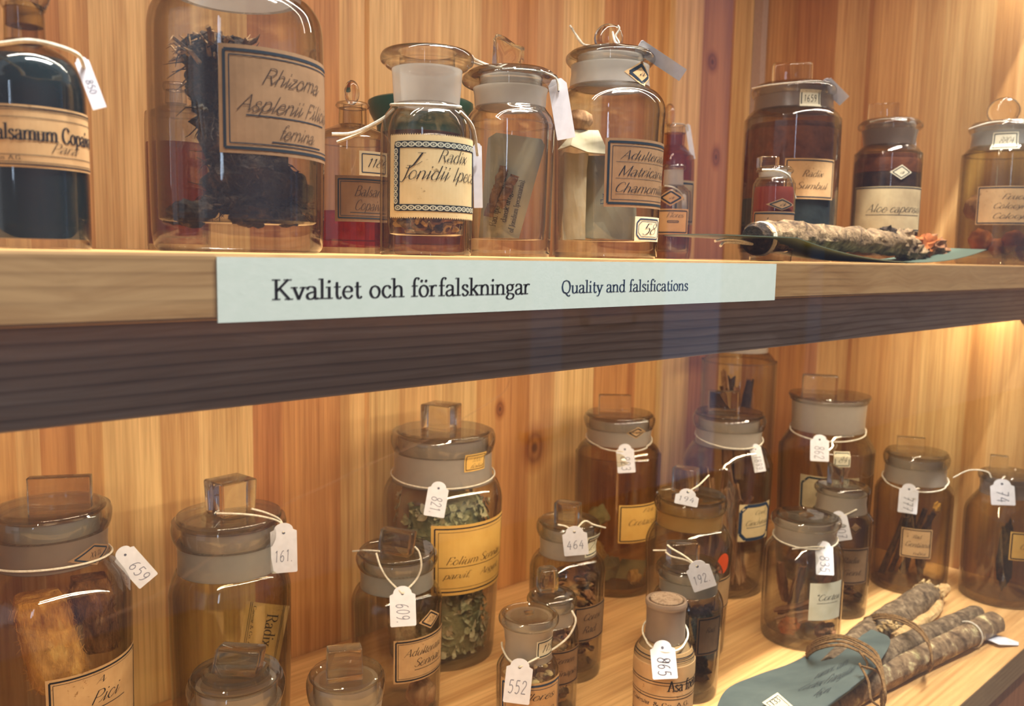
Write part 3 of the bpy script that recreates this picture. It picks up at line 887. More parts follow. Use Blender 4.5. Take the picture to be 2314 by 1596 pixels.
def sticker(J, xl, xr, yt, yb, paperm='tan', inkm='ink', shape='rect', border=(), texts=(), ext=0.0, name='paper_label', tilt=0.0, lift=0.0002, fill=None):
    """paper glued round the glass between photo columns xl..xr; border: (inset, width) fractions; texts: (string, style, x0, x1, baseline, cap)"""
    zc = J.zof((yt + yb) / 2)
    r = rad_at(J, zc)
    zc = J.zof((yt + yb) / 2, 0, r * .8)
    r = rad_at(J, zc)
    ax = axis_px(J, zc)
    hw = r / J.rof(1.0, zc)

    def ang(x):
        return math.asin(max(-.985, min(.985, (x - ax) / hw)))
    a0, a1 = ang(xl), ang(xr) + math.radians(ext)
    am = max(-1.1, min(1.1, (ang(xl) + ang(xr)) / 2))
    s, tt = r * math.sin(am), r * math.cos(am)
    z1, z0 = J.zof(yt, s, tt), J.zof(yb, s, tt)
    W, Hh = r * (a1 - a0), z1 - z0

    def P(u, v, off=0.0):
        z = z0 + v + tilt * (u - W / 2)
        rr = rad_at(J, max(z, 0.001)) + lift + off
        a = a0 + u / r
        return J.rv * (rr * math.sin(a)) + J.fv * (rr * math.cos(a)) + Vector((0, 0, z))
    b = MB()
    nu = max(6, int(abs(a1 - a0) / math.radians(5)))
    nv = 6

    def grid(fn, nu, nv, mi, off):
        vs = [P(*fn(i / nu, j / nv), off) for i in range(nu + 1) for j in range(nv + 1)]
        fs = [(i * (nv + 1) + j, (i + 1) * (nv + 1) + j, (i + 1) * (nv + 1) + j + 1, i * (nv + 1) + j + 1) for i in range(nu) for j in range(nv)]
        b.add(vs, fs, mi)
    if shape == 'diamond':
        fn = lambda p, q, k=1.0: (W / 2 + W / 2 * k * (p - q), Hh / 2 + Hh / 2 * k * (p + q - 1))
    elif shape == 'disc':
        def fn(p, q, k=1.0):
            th = 2 * math.pi * p
            return (W / 2 + W / 2 * k * q * math.cos(th), Hh / 2 + Hh / 2 * k * q * math.sin(th))
        nu = 24
    else:
        def fn(p, q, k=1.0):
            return (W * p, Hh * q)
    grid(fn, nu, nv, 0, 0)

    def line(p, q, w, mi=1, off=.00012):
        (x0, y0), (x1, y1) = p, q
        ln = math.hypot(x1 - x0, y1 - y0)
        if ln < 1e-7:
            return
        n = max(1, int(ln / (r * math.radians(6))))
        nx, ny = -(y1 - y0) / ln * w / 2, (x1 - x0) / ln * w / 2
        vs = []
        for k in range(n + 1):
            x, y = x0 + (x1 - x0) * k / n, y0 + (y1 - y0) * k / n
            vs += [P(x + nx, y + ny, off), P(x - nx, y - ny, off)]
        b.add(vs, [(2 * k, 2 * k + 2, 2 * k + 3, 2 * k + 1) for k in range(n)], mi)
    for bd in border:
        ins, wd = bd[0] * Hh, bd[1] * Hh
        if shape == 'diamond':
            k = 1 - bd[0] * 2.4
            c = [fn(p, q, k) for p, q in ((0, 0), (1, 0), (1, 1), (0, 1))]
            c = [(W / 2 + (x - W / 2) * k, Hh / 2 + (y - Hh / 2) * k) for x, y in [fn(p, q) for p, q in ((0, 0), (1, 0), (1, 1), (0, 1))]]
        elif shape == 'oct':
            e = Hh * .16
            c = [(ins + e, ins), (W - ins - e, ins), (W - ins, ins + e), (W - ins, Hh - ins - e), (W - ins - e, Hh - ins), (ins + e, Hh - ins), (ins, Hh - ins - e), (ins, ins + e)]
        elif shape == 'band':
            line((0, ins), (W, ins), wd)
            line((0, Hh - ins), (W, Hh - ins), wd)
            continue
        else:
            c = [(ins, ins), (W - ins, ins), (W - ins, Hh - ins), (ins, Hh - ins)]
        for p, q in zip(c, c[1:] + c[:1]):
            line(p, q, wd)
    mats = [M[paperm], M[inkm]]
    for tx in texts:
        if tx[0] == '_':
            tx = ('_', '') + tuple(tx[1:])
        s_, style, x0, x1, yb_, cap = tx[:6]
        mi = 1
        if len(tx) > 6:
            if M[tx[6]] not in mats:
                mats.append(M[tx[6]])
            mi = mats.index(M[tx[6]])
        if s_ == '_':
            line((x0 * W, yb_ * Hh), (x1 * W, yb_ * Hh), cap * Hh, mi)
            continue
        polys, adv = lettering(s_, style)
        sx = (x1 - x0) * W / adv
        sy = cap * Hh
        for pl in polys:
            b.add([P(x0 * W + px * sx, yb_ * Hh + py * sy, .00016) for px, py in pl], [tuple(range(len(pl)))], mi)
    if fill:
        fill(b, P, W, Hh)
    return b.build(name, mats, J.root, recalc=False, smooth=False)


def surf_pt(J, px, py, gap=0.002):
    """point on the near side of the jar seen at (px, py), with a gap in front of the glass"""
    z = J.zof(py)
    for _ in range(3):
        s = (px - axis_px(J, z)) * J.rof(1.0, z)
        r = rad_at(J, z)
        t = math.sqrt(max(r * r - s * s, 0.0)) + gap if abs(s) < r else gap
        z = J.zof(py, s, t)
    return Vector((J.x, J.y, J.z0)) + J.rv * s + J.fv * t + Vector((0, 0, z))


def string_tag(label, Ph, Pb, wpx, text=None, rot=1, group='paper string tags on the jars', style='pencil', inkm='pencil', yaw=0.0, chop=0.34, strings=(), cap=0.5, round_top=True, cat='tag', hand_x=(.30, .92)):
    """card tag hanging from Ph (hole) to Pb (middle of its lower edge)"""
    Ph, Pb = Vector(Ph), Vector(Pb)
    d = Pb - Ph
    Lh = d.length
    d.normalize()
    n = (CAM - Ph).normalized()
    w = n.cross(d)
    w.normalize()
    if yaw:
        w = Matrix.Rotation(math.radians(yaw), 3, d) @ w
    n = d.cross(w)
    wd = wpx * cz_of(Ph) / F
    top = -Lh * .24
    root = thing('string_tag', Ph, label, cat, group)
    hw = wd / 2
    e = hw * chop
    if round_top:
        out = [(top + hw * .0 + (hw * .62) * (1 - math.cos(a)) * .9, hw * .72 * math.sin(a)) for a in [math.pi / 2 * k / 5 for k in range(-5, 6)]]
        out = sorted(out, key=lambda p: p[1])
        sh = max(p[0] for p in out)
        out = [(sh + e * .4, -hw)] + out + [(sh + e * .4, hw)]
    else:
        out = [(top + e * 1.2, -hw), (top, -hw + e), (top, hw - e), (top + e * 1.2, hw)]
    c = hw * .08
    out += [(Lh - c, hw), (Lh, hw - c), (Lh, -hw + c), (Lh - c, -hw)]
    th = .00035
    Q = lambda a, b_, o: d * a + w * b_ + n * o
    k = len(out)
    vs = [Q(a, b_, th) for a, b_ in out] + [Q(a, b_, 0) for a, b_ in out]
    mb = MB()
    mb.add(vs, [tuple(range(k)), tuple(range(2 * k - 1, k - 1, -1))] + [(i, k + i, k + (i + 1) % k, (i + 1) % k) for i in range(k)], 0)
    rr = hw * .12
    mb.add([Q(rr * math.cos(t * math.pi / 5), rr * math.sin(t * math.pi / 5), th + .0001) for t in range(10)], [tuple(range(10))], 2)
    if text:
        polys, adv = lettering(text, style)
        if rot:
            cap_ = wd * cap
            sx = min(Lh * (hand_x[1] - hand_x[0]) / adv, cap_ * 1.1)
            mx = Lh * hand_x[0]
            for pl in polys:
                mb.add([Q(mx + px * sx, -cap_ / 2 + py * cap_, th + .0001) for px, py in pl], [tuple(range(len(pl)))], 1)
        else:
            sx = wd * .74 / adv
            cap_ = min(Lh * .36, sx * 1.5)
            for pl in polys:
                mb.add([Q(Lh * .72 - py * cap_, -wd * .37 + px * sx, th + .0001) for px, py in pl], [tuple(range(len(pl)))], 1)
    mb.build('card', [M['card'], M[inkm], M['pencil_dark']], root, smooth=False)
    for pts in strings:
        q = [Vector(p) - Ph for p in pts]
        MB().tube(catmull(q, 4), .00062, 6).build('string', M['string'], root)
    return root


def loop_pts(J, py_side, py_low, a_low=0.0, gap=.0008, n=40, power=1.5, a_from=None, a_to=None):
    """a string round the jar: at photo row py_side at the flanks, sagging to py_low at angle a_low (degrees, + right)"""
    zs = J.zof(py_side)
    r = rad_at(J, zs)
    al = math.radians(a_low)
    zl = J.zof(py_low, r * math.sin(al), r * math.cos(al))
    pts = []
    f, t = (-180, 180) if a_from is None else (a_from, a_to)
    for k in range(n + 1):
        a = math.radians(f + (t - f) * k / n)
        z = zs + (zl - zs) * (0.5 + 0.5 * math.cos(a - al)) ** power
        rr = rad_at(J, z) + gap
        pts.append(Vector((J.x, J.y, J.z0)) + J.rv * rr * math.sin(a) + J.fv * rr * math.cos(a) + Vector((0, 0, z)))
    return pts

# ------------------------------------------------------------------ cabinet
def xw(px, py=400):
    return on_y(px, py, YW).x


def ys(px, py=300):
    r = ray(px, py)
    return (r * (XS / r.x)).y


A, B_, C_, D_, E_ = (230, 186, 124), (220, 170, 106), (206, 148, 88), (196, 134, 80), (236, 198, 136)
SB = [(-200, B_), (0, A), (62, C_), (135, B_), (206, E_), (335, A), (430, E_), (553, D_), (622, C_), (760, A), (829, E_), (900, A), (985, E_), (1082, B_), (1125, C_), (1205, B_), (1262, E_), (1352, C_), (1432, D_), (1448, B_), (1500, E_), (1572, (190, 134, 84)), (1642, E_)]
stavesb = [(xw(p), c) for p, c in SB]
kn = []
for px, py, ru, rv in ((1208, 1012, .020, .028), (1130, 925, .008, .012), (1610, 140, .014, .016), (1618, 355, .012, .018)):
    q = on_y(px, py, YW)
    kn.append((q.x, q.z, ru, rv))
W_BACK = wood('pine_panel_back', 'X', stavesb, None, xw(-260), XS, 'Z', kn, 0.80, 0.42, rings=(80, 5.0, .80, 'X'))
SR = [(1712, B_), (1790, C_), (1880, A), (1950, C_), (1960, B_), (2048, A), (2120, E_), (2235, B_), (2290, A)]
# along Y the right of the photo is the near end: count from the near end
edges = [ys(p) for p, c in SR]
st = []
for i in range(len(SR) - 1, -1, -1):
    lo = edges[i + 1] if i + 1 < len(SR) else 0.02
    st.append((lo, SR[i][1]))
W_SIDE = wood('pine_panel_side', 'Y', st, None, 0.0, YW, 'Z', (), 0.82, 0.45, 0.8, rings=(70, 5.0, .84, 'Y'))
W_SHELF = wood('pine_shelf_top', 'X', None, (232, 186, 124), 0, 1, 'X', (), 0.82, 0.42, 0.8, rings=(64, 5.0, .82, 'Y'))
W_FASCIA = wood('pine_shelf_edge', 'X', None, (184, 148, 102), 0, 1, 'X', (), 0.80, 0.5, 0.55, 0.02, rings=(80, 7.0, .66, 'Z'))
W_RAIL = wood('pine_rail', 'X', None, (196, 182, 162), 0, 1, 'X', (), 0.74, 0.5, 0.5, 0.012, rings=(80, 11.0, .52, 'Z'))
W_BASE = wood('pine_front', 'X', None, (206, 132, 82), 0, 1, 'Z', (), 0.78, 0.5)

X0 = -0.35
gx = xw(829.5)                                         # the groove between the two panels
yb = YW


def panel(name, x0, x1, z0, z1, mat, thick=.02):
    b = MB()
    ch = .0022
    pr = [(x0 + ch, yb), (x1 - ch, yb), (x1, yb + ch * 1.6), (x1, yb + thick), (x0, yb + thick), (x0, yb + ch * 1.6)]
    n = len(pr)
    vs = [(x, y, z0) for x, y in pr] + [(x, y, z1) for x, y in pr]
    b.add(vs, [tuple(range(n))[::-1], tuple(range(n, 2 * n))] + [(i, (i + 1) % n, n + (i + 1) % n, n + i) for i in range(n)])
    return tag(b.build(name, mat, smooth=False), None, None, None, 'structure')


ZT, ZB = CAM.z + 19 * H, ZL - 12 * H
panel('wall_back', X0, gx, ZB, ZT, W_BACK)
panel('wall_back', gx, XS + .02, ZB, ZT, W_BACK)
b = MB()
b.box((XS + .01, (YW + 7.0 * H) / 2, (ZT + ZB) / 2), .02, YW - 7.0 * H, ZT - ZB)
tag(b.build('wall_right', W_SIDE, smooth=False), None, None, None, 'structure')


def board(name, x0, x1, y0, y1, z0, z1, mats, label, cat, bev=.0008):
    bm = bmesh.new()
    bmesh.ops.create_cube(bm, size=1.0)
    for v in bm.verts:
        v.co = Vector(((x0 + x1) / 2 + v.co.x * (x1 - x0), (y0 + y1) / 2 + v.co.y * (y1 - y0), (z0 + z1) / 2 + v.co.z * (z1 - z0)))
    bmesh.ops.bevel(bm, geom=[e for e in bm.edges if abs(e.verts[0].co.x - e.verts[1].co.x) > .1], offset=bev, segments=2, affect='EDGES', profile=.6)
    bmesh.ops.recalc_face_normals(bm, faces=bm.faces)
    me = bpy.data.meshes.new(name)
    for f in bm.faces:
        f.material_index = 1 if (f.normal.y < -.6 and len(mats) > 1) else 0
        f.smooth = False
    bm.to_mesh(me)
    bm.free()
    for m in mats:
        me.materials.append(m)
    o = bpy.data.objects.new(name, me)
    COL.objects.link(o)
    return tag(o, label, cat)


upper = board('shelf_board', X0, XS - .0005, YF, YW - .0005, ZU - H, ZU, [W_SHELF, W_FASCIA], 'upper pine shelf board with the white printed title card on its front edge', 'shelf', .0011)
rail = board('shelf_rail', X0, XS - .0005, YF + .55 * H, YF + 1.15 * H, CAM.z - 2.50 * H, ZU - H - .0002, [W_RAIL], 'dark shaded pine rail hanging under the front of the upper shelf', 'rail')
lower = board('shelf_board', X0, XS - .0005, 10.0 * H, YW - .0005, ZL - 1.15 * H, ZL, [W_SHELF, W_FASCIA], 'lower pine shelf board carrying the jars with white number tags', 'shelf', .0011)
topb = board('shelf_board', X0, XS - .0005, YF, YW - .0005, CAM.z + 15.2 * H, CAM.z + 16.2 * H, [W_SHELF, W_FASCIA], None, None)
tag(topb, None, None, None, 'structure')
topb.name = 'ceiling'
b = MB()
b.box(((X0 + XS) / 2, 10.3 * H, ZL - 6.6 * H), XS - X0 - .002, .3 * H, 10.8 * H)
tag(b.build('trim_1', W_BASE, smooth=False), None, None, None, 'structure')
# corner moulding
b = MB()
b.box((XS - .006, YW - .006, (ZU + CAM.z + 15.2 * H) / 2), .011, .011, 15.2 * H)
tag(b.build('trim_2', plain('grey_moulding', rgb(196, 172, 154)), smooth=False), None, None, None, 'structure')

# title card on the shelf edge
x0, x1 = on_y(489, 654, YF).x, on_y(1750, 640, YF).x
zt, zb = CAM.z + (on_y(490, 580.5, YF).z - CAM.z), on_y(490, 730, YF).z
t = .0006
b = MB()
b.box(((x0 + x1) / 2, YF - t / 2 - .0001, (zt + zb) / 2), x1 - x0, t, zt - zb)


def flat_text(b, s, style, xa, xb, zbase, cap, mi, y):
    polys, adv = lettering(s, style)
    sx = (xb - xa) / adv
    for pl in polys:
        b.add([(xa + px * sx, y, zbase + py * cap) for px, py in pl], [tuple(range(len(pl)))], mi)


yk = YF - t - .0002
za = on_y(640, 676.5, YF).z
flat_text(b, 'Kvalitet och förfalskningar', 'print', on_y(614, 650, YF).x, on_y(1197, 650, YF).x, za, on_y(640, 631, YF).z - za, 1, yk)
za = on_y(1300, 661.5, YF).z
flat_text(b, 'Quality and falsifications', 'print', on_y(1266, 650, YF).x, on_y(1553, 645, YF).x, za, on_y(1300, 633.5, YF).z - za, 2, yk)
o = b.build('title_card', [M['signboard'], M['ink'], M['blueink']], recalc=False, smooth=False)
tag(o, 'long pale green title card reading Kvalitet och förfalskningar on the upper shelf edge', 'sign')

# glass front of the cabinet
b = MB()
b.box((0.40, 9.2 * H, CAM.z - 3 * H), 1.5, .004, 36 * H)
tag(b.build('glazing', M['pane'], smooth=False), 'large clear glass front closing the cabinet', 'glass front')

# the room on the visitors' side, seen only as a faint reflection in the pane
YM = 9.2 * H
DR = 2.4


def mirror(px, py):
    """where the pane's reflection seen at (px, py) comes from, on the wall behind the visitor"""
    q = on_y(px, py, YM + DR + YM)
    return q.x, q.z


yr = YM - DR - YM
room_wall = plain('room_wall_paint', rgb(128, 124, 136), 0.9)
b = MB()
b.box((3.0, yr - .25, 3.0), 24.0, .1, 6.0)
tag(b.build('wall_room', room_wall, smooth=False), None, None, None, 'structure')
for (pa, pb, pt, pbm, colr, st) in ((1262, 1338, -60, 980, (0.50, 0.66, 1.0), 0.30), (1395, 1490, -60, 720, (0.52, 0.64, 1.0), 0.22), (1562, 1692, -80, 1240, (0.42, 0.60, 1.0), 0.50), (1885, 1920, 560, 1100, (0.5, 0.64, 1.0), 0.18)):
    xa, _ = mirror(pa, 600)
    xb, _ = mirror(pb, 600)
    _, z1 = mirror((pa + pb) / 2, pt)
    _, z0 = mirror((pa + pb) / 2, pbm)
    tm = NT('window_daylight')
    em = tm.n('Emission')
    em.inputs[0].default_value = (*colr, 1)
    em.inputs[1].default_value = st
    wm = tm.done(em.outputs[0])
    b = MB()
    b.box(((xa + xb) / 2, yr - .19, (z0 + z1) / 2), xb - xa, .01, z1 - z0, 0)
    for xx in (xa - .02, xb + .02):
        b.box((xx, yr - .185, (z0 + z1) / 2), .04, .03, z1 - z0 + .08, 1)
    for zz in (z0 - .02, z1 + .02):
        b.box(((xa + xb) / 2, yr - .185, zz), xb - xa + .08, .03, .04, 1)
    tag(b.build('window_1', [wm, room_wall], smooth=False), None, None, None, 'structure')

# narrow bright window further left in the room: its light makes the vertical glints on the jars
tm = NT('bright_daylight')
em = tm.n('Emission')
em.inputs[0].default_value = (0.62, 0.76, 1.0, 1)
em.inputs[1].default_value = 9.0
b = MB()
b.box((-3.05, yr - .19, 2.15), .26, .01, 1.1, 0)
for xx in (-3.20, -2.90):
    b.box((xx, yr - .185, 2.15), .04, .03, 1.18, 1)
for zz in (1.58, 2.72):
    b.box((-3.05, yr - .185, zz), .34, .03, .04, 1)
tag(b.build('window_2', [tm.done(em.outputs[0]), room_wall], smooth=False), None, None, None, 'structure')
b = MB()
b.box((3.0, yr / 2 - .1, -.05), 24.0, -yr + .5, .1)
tag(b.build('floor', plain('dark_floor', rgb(96, 86, 82), 0.8), smooth=False), None, None, None, 'structure')

# long hair clinging to the glass
hp = [(1153, 856), (1140, 884), (1108, 908), (1040, 950), (965, 993), (900, 1022), (820, 1056), (740, 1096), (640, 1142), (585, 1185), (535, 1222), (470, 1266), (418, 1302), (370, 1336), (300, 1372), (215, 1408)]
pp = [on_y(px, py, YM - .0024) for px, py in hp]
tag(MB().tube(catmull(pp, 4), .00004, 5).build('hair', plain('brown_hair', rgb(118, 84, 56))), 'single long brown hair lying slantwise across the lower glass', 'hair')

# ------------------------------------------------------------------ upper shelf
def fill_prof(J, z, zb=None):
    zb = J.base * .5 if zb is None else zb
    e = .0005
    return [(0, zb), (rad_at(J, zb) - e, zb)] + [(r - e, q) for r, q in J.outer if zb + .0005 < q < z] + [(rad_at(J, z) - e, z), (0, z)]


NUM = 'paper string tags on the jars'
BORD2 = ((.05, .028), (.095, .010))
# U1 dark bottle at the left edge
J1 = make_jar('medicine_bottle', 'large bottle of dark liquid at the left edge labelled Balsamum Copaivae', 'bottle', 70, [(None, 128), (552, 135), (240, 137), (185, 133), (150, 120), (122, 92), (106, 62), (96, 50)], y_mid=400, Y=14.6, glass='clear_wavy',
              neck=[(95, 49), (60, 48), (22, 47)], neckmat='amberish', rim=[(22, 50), (10, 55), (-12, 55), (-22, 50)], seg=64)
knob(J1, J1.root, 'ball', 70, -75, 30, 92, 1.0, mat='solid')
z = J1.zof(136)
MB().lathe(fill_prof(J1, z), 64).build('liquid', M['liquid_dark'], J1.root)
zc = J1.zof(60)
MB().lathe([(0, zc), (J1.rof(44, zc), zc), (J1.rof(42, zc), J1.zof(10)), (0, J1.zof(10))], 40).build('cork_plug', M['amber_cork'], J1.root)
sticker(J1, -57, 205, 239, 380, 'tan', 'ink', 'band', ((.045, .022), (.085, .010), (.20, .010)),
        (('Balsamum Copaivae', 'bold', .17, 1.03, .44, .25), ('Para', 'hand', .56, .76, .26, .16, 'brownink'), ('Caesar & Co. A.G.', 'print', .03, .39, .115, .07)), ext=4)

# U2 wide jar with the big root
J2 = make_jar('specimen_jar', 'biggest wide jar holding a thick dark root, labelled Rhizoma Asplenii Filicis femina', 'jar', 539, [(None, 176), (562, 187), (545, 192), (500, 195), (300, 199), (110, 200), (62, 198), (36, 191), (14, 176), (2, 160), (-5, 150)], y_mid=300, Y=15.2, glass='clear_wavy',
              neck=[(-6, 149), (-60, 150), (-120, 153)], rim=[(-120, 160), (-130, 170), (-145, 166)], wall=.0026, seg=72, base=.010)
sticker(J2, 499, 738, 118, 356, 'kraft', 'navy', 'rect', BORD2,
        (('Rhizoma', 'fine', .25, .72, .66, .15, 'brownink'), ('Asplenii Filicis', 'fine', .10, .88, .40, .15, 'brownink'), ('femina.', 'fine', .36, .68, .16, .13, 'brownink'),
         ('_', .16, .82, .36, .012), ('_', .32, .76, .125, .012)), ext=8)

# U2b small bottle half hidden by the big jar
J = make_jar('medicine_bottle', 'small bottle of dark amber liquid half hidden behind the left of the widest jar', 'bottle', 402, [(None, 68), (556, 72), (285, 73), (262, 66), (245, 46), (236, 26)], y_mid=400, Y=21.5, glass='clear',
             neck=[(235, 25), (205, 24)], neckmat='clear', rim=[(205, 28), (196, 31), (188, 28)])
z = J.zof(326)
MB().lathe(fill_prof(J, z), 48).build('liquid', M['liquid_amber'], J.root)

# U3 narrow-necked bottle, number 1186
J3 = make_jar('medicine_bottle', 'narrow-necked bottle of red liquid with an oval stopper and number label 1186', 'bottle', 797, [(None, 92), (560, 96), (345, 96), (322, 92), (303, 76), (290, 48), (283, 33)], y_mid=400, Y=18.6, glass='violet',
              neck=[(283, 32), (246, 31)], neckmat='amberish', rim=[(246, 34), (240, 39), (233, 35)])
knob(J3, J3.root, 'ball', 795, 181, 238, 35, 1.0)
z = J3.zof(480)
MB().lathe(fill_prof(J3, z), 48).build('liquid', M['liquid_red'], J3.root)
sticker(J3, 811, 872, 343, 398, 'ivory', 'blueink', 'rect', ((.12, .04),), (('1186', 'hand', .20, .90, .34, .36, 'ink'),), name='number_label')
sticker(J3, 759, 880, 398, 502, 'dim', 'navy', 'rect', ((.08, .03), (.13, .012)), (('Balsam', 'hand', .30, .80, .56, .22, 'brownink'), ('Copaivae', 'hand', .30, .88, .26, .22, 'brownink'), ('_', .24, .86, .20, .012)))

# U3b brown jar with green lid behind
J = make_jar('storage_jar', 'dark brown jar with a dark green lid standing behind the open jar', 'jar', 950, [(None, 98), (556, 102), (345, 102), (320, 98), (306, 92)], y_mid=400, Y=22.5, glass='brown')
lid = MB().lathe([(0, J.zof(300)), (J.rof(98, .1), J.zof(306)), (J.rof(100, .1), J.zof(288)), (J.rof(114, .1), J.zof(262)), (J.rof(120, .1), J.zof(246)), (J.rof(119, .1), J.zof(234)), (J.rof(112, .1), J.zof(230)), (0, J.zof(229))], 56)
lid.build('lid', M['green'], J.root)

# U4 open jar with printed border label
J4 = make_jar('apothecary_jar', 'open flanged jar without a stopper, label handwritten Radix Jonidii Ipecac', 'jar', 963.5, [(None, 100), (568, 103), (552, 104), (330, 104), (295, 103), (270, 97), (252, 86), (240, 76)], y_mid=400, Y=14.3, glass='clear_wavy', wall=.0030, base=.008,
              neck=[(239, 74), (200, 77), (160, 80)], rim=[(160, 82), (154, 93), (149, 95), (144, 104), (133, 106), (124, 102), (120, 97)], seg=64, rimmat='clear_wavy')


def chain(b, P, W, Hh):
    def row(u0, v0, u1, v1, n, size):
        for k in range(n):
            fx = (k + .5) / n
            u, v = u0 + (u1 - u0) * fx, v0 + (v1 - v0) * fx
            du, dv = (u1 - u0) / n * .52, (v1 - v0) / n * .52
            nx, ny = (0, size) if abs(u1 - u0) > abs(v1 - v0) else (size, 0)
            pts = []
            for q in range(12):
                a = q * math.pi / 6
                pts.append((u + du * math.cos(a) + nx * math.sin(a), v + dv * math.cos(a) + ny * math.sin(a)))
            inn = [(u + (x - u) * .62, v + (y - v) * .55) for x, y in pts]
            vs = [P(x, y, .0002) for x, y in pts] + [P(x, y, .0002) for x, y in inn]
            b.add(vs, [(q, (q + 1) % 12, 12 + (q + 1) % 12, 12 + q) for q in range(12)], 2)
            b.add([P(u + (x - u) * .30, v + (y - v) * .26, .00022) for x, y in pts], [tuple(range(12))], 2)
    e = Hh * .075
    for yy in (Hh * .885, Hh * .115):
        row(e * 1.2, yy, W - e * 1.2, yy, 14, e * .42)
    row(W * .07, Hh * .16, W * .07, Hh * .84, 9, e * .42)
    # toothed paper edges
    for k in range(46):
        for yy, s in ((0, -1), (Hh, 1)):
            u = W * (k + .5) / 46
            b.add([P(u - W / 130, yy, 0), P(u + W / 130, yy, 0), P(u, yy + s * Hh * .018, 0)], [(0, 1, 2)], 0)


M['lightline'] = plain('border_light_line', rgb(196, 196, 176), 0.8)
o = sticker(J4, 886, 1066, 306, 492, 'cream', 'navy', 'rect', ((.085, .012), (.115, .085),),
            (('~', 'hand', 0, .01, .5, .1, 'lightline'), ('J', 'hand', .18, .27, .62, .16, 'ink'), ('Radix', 'hand', .44, .74, .68, .15, 'ink'), ('Jonidii Ipecac', 'hand', .12, .97, .46, .17, 'ink')), ext=10, fill=chain)

# U5 jar with a card inside
J5 = make_jar('apothecary_jar', 'flanged jar with a broken stopper knob and a grey printed card inside', 'jar', 1150, [(None, 92), (566, 95), (552, 96), (310, 101), (284, 101), (266, 95), (254, 86), (246, 81)], y_mid=400, Y=15.9, glass='clear_wavy', wall=.0028, base=.008,
              neck=[(245, 80), (215, 82), (203, 85)], rim=[(203, 88), (197, 101), (191, 109), (181, 110), (174, 106)], seg=64, rimmat='clear_wavy')
st5 = stopper(J5, [(176, 84), (169, 97), (163, 92)], 225, mat='clear_wavy')
knob(J5, st5, 'broken', 1148, 82, 165, 64, 0.6, 14, bev=.1)

# U6 chamomile jar
J6 = make_jar('apothecary_jar', 'jar labelled Adulteratio Matricariae Chamomillae with blue-framed number 58', 'jar', 1371, [(None, 112), (572, 117), (556, 119), (300, 126), (258, 128), (234, 124), (216, 112), (206, 98), (200, 92)], y_mid=400, Y=16.0, glass='clear_wavy', wall=.0030, base=.009,
              neck=[(199, 91), (170, 88), (152, 89)], neckmat='frost', rim=[(152, 91), (147, 96), (140, 101), (131, 101), (126, 97)], seg=64, rimmat='clear_wavy')
st6 = stopper(J6, [(129, 82), (123, 92), (119, 88)], 185, mat='clear_wavy')
knob(J6, st6, 'ball', 1375, 53, 121, 66, .45)
MB().tube([Vector((J6.fv * J6.rof(16, .1)) + J6.rv * J6.rof(14 + 4 * math.sin(k), .1) + Vector((0, 0, J6.zof(62 + 5 * k)))) for k in range(9)], .0006, 6).build('string', M['string'], st6)
sticker(J6, 1366, 1503, 316, 470, 'kraft', 'navy', 'rect', ((.055, .035), (.11, .008)),
        (('Adulteratio', 'hand', .16, .92, .70, .13, 'ink'), ('Matricariae', 'hand', .14, .94, .46, .15, 'ink'), ('Chamomillae', 'hand', .10, .98, .22, .14, 'ink'), ('_', .12, .9, .66, .005), ('_', .12, .9, .42, .005), ('_', .12, .9, .19, .005)), ext=10)
sticker(J6, 1430, 1484, 491, 546, 'ivory', 'blueink', 'oct', ((.10, .06), (.19, .02)), (('58', 'hand', .18, .70, .28, .46, 'ink'),), name='number_label')
sticker(J6, 1408, 1478, 138, 196, 'tan', 'navy', 'diamond', ((.12, .12),), (('a', 'hand', .42, .62, .44, .22, 'ink'),), name='diamond_label')

# U7 bottles behind
J7 = make_jar('medicine_bottle', 'brown glass bottle with round stopper at the back right of the chamomile jar', 'bottle', 1521, [(None, 44), (556, 47), (375, 47), (352, 42), (338, 30), (331, 24)], y_mid=400, Y=23.5, glass='brown',
              neck=[(330, 23), (302, 24)], neckmat='brown', rim=[(302, 27), (294, 33), (284, 32)])
knob(J7, J7.root, 'ball', 1513, 234, 287, 26, 1.0)
sticker(J7, 1520, 1570, 408, 508, 'pale', 'navy', 'rect', ((.07, .04),))
J7b = make_jar('medicine_bottle', 'small clear bottle with frosted neck in front of the brown round-stoppered bottle', 'bottle', 1520, [(None, 38), (550, 41), (446, 42), (430, 36), (420, 25)], y_mid=450, Y=19.5, glass='clear',
               neck=[(419, 23), (385, 22)], rim=[(385, 24), (379, 27), (373, 24)])
sticker(J7b, 1488, 1546, 427, 466, 'tan', 'navy', 'diamond', ((.12, .1),), (('a', 'hand', .44, .6, .42, .2, 'ink'),), name='diamond_label')
sticker(J7b, 1486, 1553, 472, 530, 'tan', 'navy', 'rect', ((.08, .05), (.47, .03)), (("Flores", 'hand', .3, .8, .66, .2, 'ink'),))

